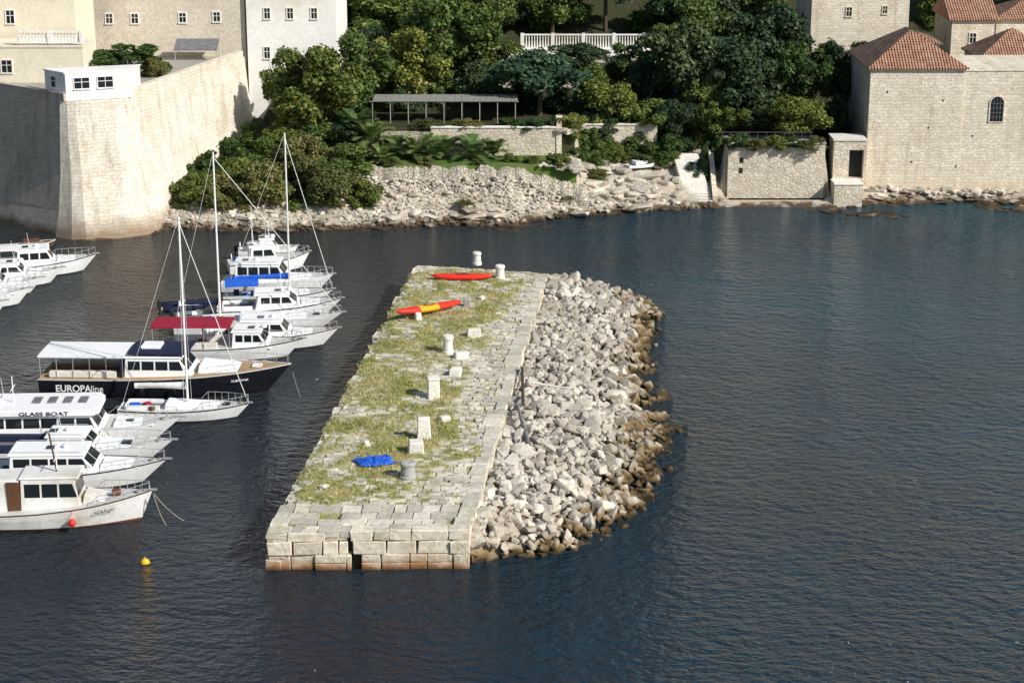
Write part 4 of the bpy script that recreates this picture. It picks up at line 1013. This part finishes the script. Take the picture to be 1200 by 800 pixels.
    def seats(s,f0,f1,w_,mat='navyc',z=None):
        z=s.zs-.02 if z is None else z; L=s.L
        for sg in (-1,1):
            MB().box(((f0+f1)/2*L,sg*(w_/2-.3),z+.22),((f1-f0)*L,.5,.42)).obj('bench',mat,s.e,bevel=.04)
    def fender(s,f,mat='white',r=.13,sg=-1,ball=False):
        b_=hb(s.B,s.stern,f); z=s.sz(f)*.45
        if ball: pr=[(.03,-.24),(.17,-.18),(.25,0),(.17,.18),(.05,.26)]
        else: pr=[(.03,-.36),(r,-.28),(r,.26),(.04,.36)]
        m_=MB().lathe((f*s.L,sg*(b_+r+.03),z),pr,10).tube((f*s.L,sg*(b_+r),z+.3),(f*s.L,sg*b_,s.sz(f)),.015,n=4).obj('fender',mat,s.e,smooth=True)
    def hatch(s,f,w_=.8,l=.7,mat='glass'):
        MB().box((f*s.L,0,s.sz(f)+.02),(l,w_,.14),top=.9).obj('hatch',mat,s.e,bevel=.03)
    def cockpit(s,f0,f1,w_,mat='black'):
        L=s.L
        MB().bounds(f0*L,f1*L,-w_/2,w_/2,s.zs-.04,s.zs-.015).obj('cockpit_sole','grey',s.e)
        mb=MB()
        for sg in (-1,1): mb.bounds(f0*L,f1*L,sg*w_/2-.06,sg*w_/2+.06,s.zs-.04,s.zs+.28)
        mb.bounds(f0*L-.1,f0*L,-w_/2,w_/2,s.zs-.04,s.zs+.28); mb.obj('coaming','white',s.e,bevel=.03)
    def foredeck(s,f0,f1,w_,h,mat='white'):
        L=s.L; z=s.sz(f0)-.1
        s.prof('coachroof',[(f0*L,z),(f1*L,z+(s.sz(f1)-s.sz(f0))*.8),(f1*L-.5,z+h*.55),(f0*L+.1,z+h)],w_,mat,wt=.8,bevel=.06)

e_=Boat('excursion_boat','black-hulled excursion boat with white deckhouse and long canopy','boat',(55,455),(343,458),4.7,1.4,2.1,('navy','navy','white'),'teak',.9,.1,22,clutter=False)
L=e_.L
c=e_.cabin(.34,.63,3.3,1.55,1.3,.1,'white',4,z0=1.25,roof=True,roofmat='white',ant=False)
e_.canopy(.0,.345,3.7,2.98,'white',6,zb=1.2,th=.1,sag=.04)
e_.canopy(.36,.6,3.2,3.18,'navyc',3,zb=2.8,th=.09,sag=.1)
MB().bounds(.4*L,.48*L,-.7,.7,3.2,3.45).obj('life_raft','white',e_.e,bevel=.06)
e_.seats(.04,.31,3.6,'white2'); MB().bounds(.03*L,.31*L,-.35,.35,1.36,1.8).obj('table','wood',e_.e,bevel=.03)
MB().bounds(.33*L-.02,.33*L+.06,-1.8,1.8,1.3,2.7).obj('bulkhead','navyc',e_.e)
e_.foredeck(.63,.8,2.5,.62,'white'); e_.hatch(.86,.7,.7,'white'); e_.rail(.63,.6)
t1=text('lettering','EUROPA',.7,'white',e_.e,(1.3,-2.4,.56),(math.pi/2,0,0),.95,.012)
text('lettering','line',.7,'white',e_.e,(1.3+t1['w']-.03,-2.42,.56),(math.pi/2,0,0),.9,0)
text('lettering','DUBROVNIK',.22,'white',e_.e,(.77*L,-1.72,1.15),(math.pi/2,0,math.radians(24)),1.0,.0)
for f in (.42,.55): e_.fender(f,'navy',.14)
b=Boat('sailing_yacht','white sailing yacht with tall mast moored beside the excursion boat','sailboat',(142,489),(294,490),2.9,.85,1.15,('white','antifoul','navy'),'deck',.7,.12)
b.foredeck(.35,.78,1.6,.5); b.mast(.52,13.2,3.6,'white2'); b.rail(.6,.55); b.hatch(.82,.5,.5); b.cockpit(.06,.32,1.5)
b=Boat('glass_bottom_boat','white glass-bottom tour boat with long flat roof','boat',(-90,523),(214,518),4.4,1.1,1.8,('white','antifoul','white'),'deck',.86,.12,20); L=b.L
c=b.cabin(.12,.72,3.4,1.55,1.0,.2,'white',8,z0=1.0,roof=False)
rf=MB(); rf.prism([(.06*L,-1.9),(.68*L,-1.9),(.7*L,-1.3),(.7*L,1.3),(.68*L,1.9),(.06*L,1.9)],2.56,2.98); o=rf.obj('roof','white',b.e,bevel=.05)
text('lettering','GLASS BOAT',.36,'navyc',b.e,(.4*L,-1.93,2.64),(math.pi/2,0,0),1.55,.004)
b.rail(.7,.6); b.foredeck(.74,.9,2.0,.3,'white'); b.hatch(.8,.6,.6); b.fender(.7,'navy'); b.mast(.36,1.8,None,None,2.95,.04,False)
MB().lathe((.3*L,0,2.99),[(.34,0),(.38,.1),(.3,.22),(.1,.26)],12).obj('radar_dome','white',b.e,smooth=True)
for k in range(4): MB().box((.45*L+k*1.0,.2,3.03),(.55,1.2,.08)).obj('roof_hatch','grey',b.e,bevel=.02)
b=Boat('motor_boat','white open motorboat with navy seats and windscreen','boat',(-45,540),(205,540),3.5,1.0,1.5,('white','antifoul','white'),'deck',.86,.13); L=b.L
b.cabin(.42,.66,2.4,1.0,1.0,.1,'white',2,z0=.95); b.foredeck(.64,.86,2.0,.3,'white'); b.rail(.6,.5); b.seats(.1,.38,2.8,'navyc'); b.hatch(.78); b.cockpit(.08,.4,2.0)
b=Boat('motor_boat','white cabin motorboat with slanted dark windows','boat',(-60,568),(198,566),3.8,1.05,1.65,('white','antifoul','navy'),'deck',.86,.13); L=b.L
b.cabin(.3,.72,2.7,1.3,1.3,.1,'white',4,z0=1.0); b.foredeck(.7,.88,2.0,.35,'white'); b.rail(.6,.55); b.fender(.62,'white'); b.fender(.45,'white')
b=Boat('fishing_boat','old white wooden fishing boat with wheelhouse and brown door','fishing boat',(-70,612),(181,608),4.0,1.05,1.9,('white2','rust','wood'),'deck',.8,.06,18); L=b.L
c=b.cabin(.4,.68,2.3,2.0,.35,.05,'white2',3,z0=1.0,roof=True,ant=False)
MB().bounds(.4*L-.75,.4*L+.0,-1.15,-1.05,1.05,2.85).obj('door','wood',b.e)
b.prof('shelter',[(.1*L,1.0),(.395*L,1.0),(.395*L,2.95),(.1*L,2.95)],2.25,'white2')
b.foredeck(.68,.8,1.7,.6,'white2'); b.rail(.72,.5); b.mast(.56,1.6,None,None,3.1,.05,False)
MB().tube((.56*L,0,3.1),(.535*L,0,5.5),.06,n=6).obj('derrick','wood',b.e)
text('lettering','LOKRUM',.26,'navyc',b.e,(.745*L,-1.66,1.05),(math.pi/2,0,math.radians(21)),1.1,.0)
b.fender(.645,'orange',ball=True); MB().box((.83*L,0,b.sz(.83)+.15),(.5,.4,.35)).obj('winch','rust' ,b.e,bevel=.04)
b=Boat('motor_boat','white cabin boat with long maroon canopy','boat',(192,418),(357,418),3.3,1.0,1.5,('white','antifoul','navy'),'deck',.84,.13); L=b.L
b.cabin(.5,.78,2.4,1.25,1.0,.1,'white',3,z0=.95); b.canopy(-.06,.5,2.9,2.75,'redc',4,zb=.9,sag=.1); b.rail(.7,.5); b.seats(.06,.4,2.7,'white2')
b=Boat('motor_boat','white cabin cruiser with dark side windows','boat',(235,407),(398,405),3.2,1.0,1.5,('white','antifoul','rust'),'deck',.84,.13)
b.cabin(.3,.68,2.4,1.3,1.1,.1,'white',3,z0=.95); b.foredeck(.66,.86,1.7,.3); b.rail(.6,.5); b.fender(.6,'navy'); b.cockpit(.05,.28,2.0)
b=Boat('sailing_yacht','white sailing yacht with tall mast among the motorboats','sailboat',(205,390),(403,384),3.2,1.0,1.35,('white','antifoul','white'),'deck',.72,.14)
b.foredeck(.38,.8,1.8,.55); b.mast(.27,13.4,3.0,'navyc'); b.rail(.62,.55); b.hatch(.84,.5,.5); b.fender(.5,'navy')
b=Boat('motor_boat','white motor cruiser with raked windscreen','boat',(255,374),(402,369),3.3,1.0,1.5,('white','antifoul','navy'),'deck',.86,.15)
b.cabin(.3,.7,2.5,1.2,1.5,.3,'white',3,z0=.95); b.foredeck(.66,.88,2.,.3); b.rail(.6,.5); b.cockpit(.05,.28,2.0)
b=Boat('sailing_yacht','white sailing yacht with bright blue sail cover','sailboat',(262,359),(392,354),2.9,.9,1.2,('white','navy','navy'),'deck',.72,.14)
b.foredeck(.4,.8,1.6,.5); b.mast(.6,13.4,4.6,'bluec'); b.rail(.62,.55); b.canopy(.02,.32,2.2,2.0,'bluec',2,zb=.8,sag=.35)
b=Boat('motor_boat','white cabin cruiser with flying windscreen','boat',(262,340),(392,340),3.3,1.0,1.5,('white','antifoul','white'),'deck',.86,.14)
b.cabin(.12,.62,2.6,1.6,1.1,.1,'white',4,z0=.95); b.foredeck(.6,.86,2.,.35); b.rail(.58,.55)
b=Boat('fishing_boat','small white fishing boat with cabin and antenna poles','fishing boat',(268,320),(364,314),3.0,1.0,1.6,('white','antifoul','navy'),'deck',.84,.12)
b.cabin(.25,.6,2.1,1.4,.6,.1,'white',2,z0=.95); b.rail(.55,.5); b.mast(.3,3.6,None,None,2.3,.04,False); b.mast(.5,2.2,None,None,2.3,.03,False)
b=Boat('motor_boat','white motorboat with open cockpit','boat',(280,304),(350,302),2.6,.85,1.2,('white','antifoul','white'),'deck',.84,.12)
b.cabin(.35,.7,1.8,1.1,.8,.1,'white',2,z0=.8); b.outboard()
def dinghy(st,bo,mat,label,w_=1.7):
    p0,p1=G(*st),G(*bo); d=p1-p0; Ln=d.length; e=empty('inflatable_dinghy',p0,math.atan2(d.y,d.x))
    mb=MB(); pts=[(0,-w_/2,.4),(Ln*.6,-w_/2,.42),(Ln*.85,-w_*.3,.5),(Ln,0,.6),(Ln*.85,w_*.3,.5),(Ln*.6,w_/2,.42),(0,w_/2,.4)]
    for a,b2 in zip(pts[:-1],pts[1:]): mb.tube(a,b2,.25,.25,10)
    mb.obj('tube',mat,e,smooth=True); MB().bounds(0,Ln*.75,-w_/2,w_/2,.12,.25).obj('floor','deck',e)
    MB().box((-.2,0,.75),(.4,.35,.6),top=.7).obj('outboard_motor','black',e,bevel=.05); MB().box((-.22,0,.1),(.12,.12,.8)).obj('motor_leg','black',e)
    MB().box((Ln*.4,0,.5),(.5,.7,.6),top=.8).obj('console','white',e,bevel=.04)
    T(e,label,'dinghy')
dinghy((190,366),(246,362),'navyc','dark blue inflatable dinghy with black outboard motor')
dinghy((205,378),(262,374),'grey','grey inflatable dinghy with black outboard motor')
gp='cruisers moored below the bastion'
b=Boat('motor_boat','white cabin cruiser moored below the bastion','boat',(-20,325),(115,317),3.4,1.05,1.6,('white','antifoul','navy'),'deck',.86,.14,group=gp)
b.cabin(.3,.66,2.6,1.4,1.0,.1,'white',3,z0=1.0); b.foredeck(.64,.86,2.,.35); b.rail(.58,.55); b.canopy(.02,.3,2.5,2.6,'white2',3)
b=Boat('motor_boat','white open motorboat moored below the bastion','boat',(-60,338),(76,332),3.1,1.0,1.5,('white','antifoul','white'),'deck',.86,.14,group=gp)
b.cabin(.4,.7,2.3,1.1,1.0,.1,'white',2,z0=.95); b.foredeck(.68,.86,2.,.3); b.rail(.6,.5)
b=Boat('motor_boat','white open motorboat moored below the bastion','boat',(-80,349),(52,344),3.1,1.0,1.5,('white','antifoul','white'),'deck',.86,.14,group=gp)
b.cabin(.4,.7,2.3,1.1,1.0,.1,'white',2,z0=.95); b.foredeck(.68,.86,2.,.3); b.rail(.6,.5)
b=Boat('motor_boat','white open motorboat moored below the bastion','boat',(-90,362),(38,357),3.0,1.0,1.5,('white','antifoul','white'),'deck',.86,.14,group=gp)
b.foredeck(.55,.86,2.,.35); b.rail(.55,.5)
b=Boat('motor_boat','white open motorboat moored below the bastion','boat',(-110,376),(10,372),3.0,1.0,1.5,('white','antifoul','white'),'deck',.86,.14,group=gp)
b.foredeck(.55,.86,2.,.35); b.rail(.55,.5)
b=Boat('rowing_boat','small dark wooden rowing boat near the bastion foot','rowing boat',(18,293),(66,290),1.6,.5,.8,('wood','navy','white2'),'wood',.6,.1,clutter=False)
b.seats(.2,.6,1.3,'wood')
b=Boat('rowing_boat','small white rowing boat drawn up on the shore rocks','rowing boat',(735,216),(769,213),1.5,.45,.65,('white','navy','white'),'deck',.7,.08,clutter=False)
q=A(735,210,195.5); b.e.location=(q.x,195.5,max(hgt(q.x+1.5,195.5),q.z)+.1); b.seats(.2,.6,1.2,'white2')
def buoy(px,py,mat,r,label):
    p=G(px,py,0); e=empty('mooring_buoy',p); MB().lathe((0,0,0),[(.02,-r),(r*.7,-r*.7),(r,0),(r*.85,r*.5),(r*.45,r*.85),(.05,r)],14).obj('float',mat,e,smooth=True)
    MB().tube((0,0,r*.9),(0,0,r*1.35),r*.15,n=7).obj('ring','metal',e); T(e,label,'buoy')
buoy(170,659,'yellow',.28,'small yellow mooring buoy floating on the water')
def rope(a,za,b2,zb,sag,label):
    p0,p1=G(a[0],a[1],za),G(b2[0],b2[1],zb); mb=MB(); pts=[]
    for i in range(9):
        t=i/8; q=p0.lerp(p1,t)-p0; q.z-=sag*4*t*(1-t); pts.append(q)
    o=mb.path(pts,.03,5).obj('mooring_rope','rope',loc=p0); T(o,label,'rope','mooring ropes')
rope((180,578),1.85,(216,610),0,.2,'slack mooring rope from a bow into the water')
rope((180,580),1.75,(195,616),0,.2,'slack mooring rope from a bow into the water')
rope((343,436),1.9,(352,465),0,.1,'slack mooring rope from a bow into the water')
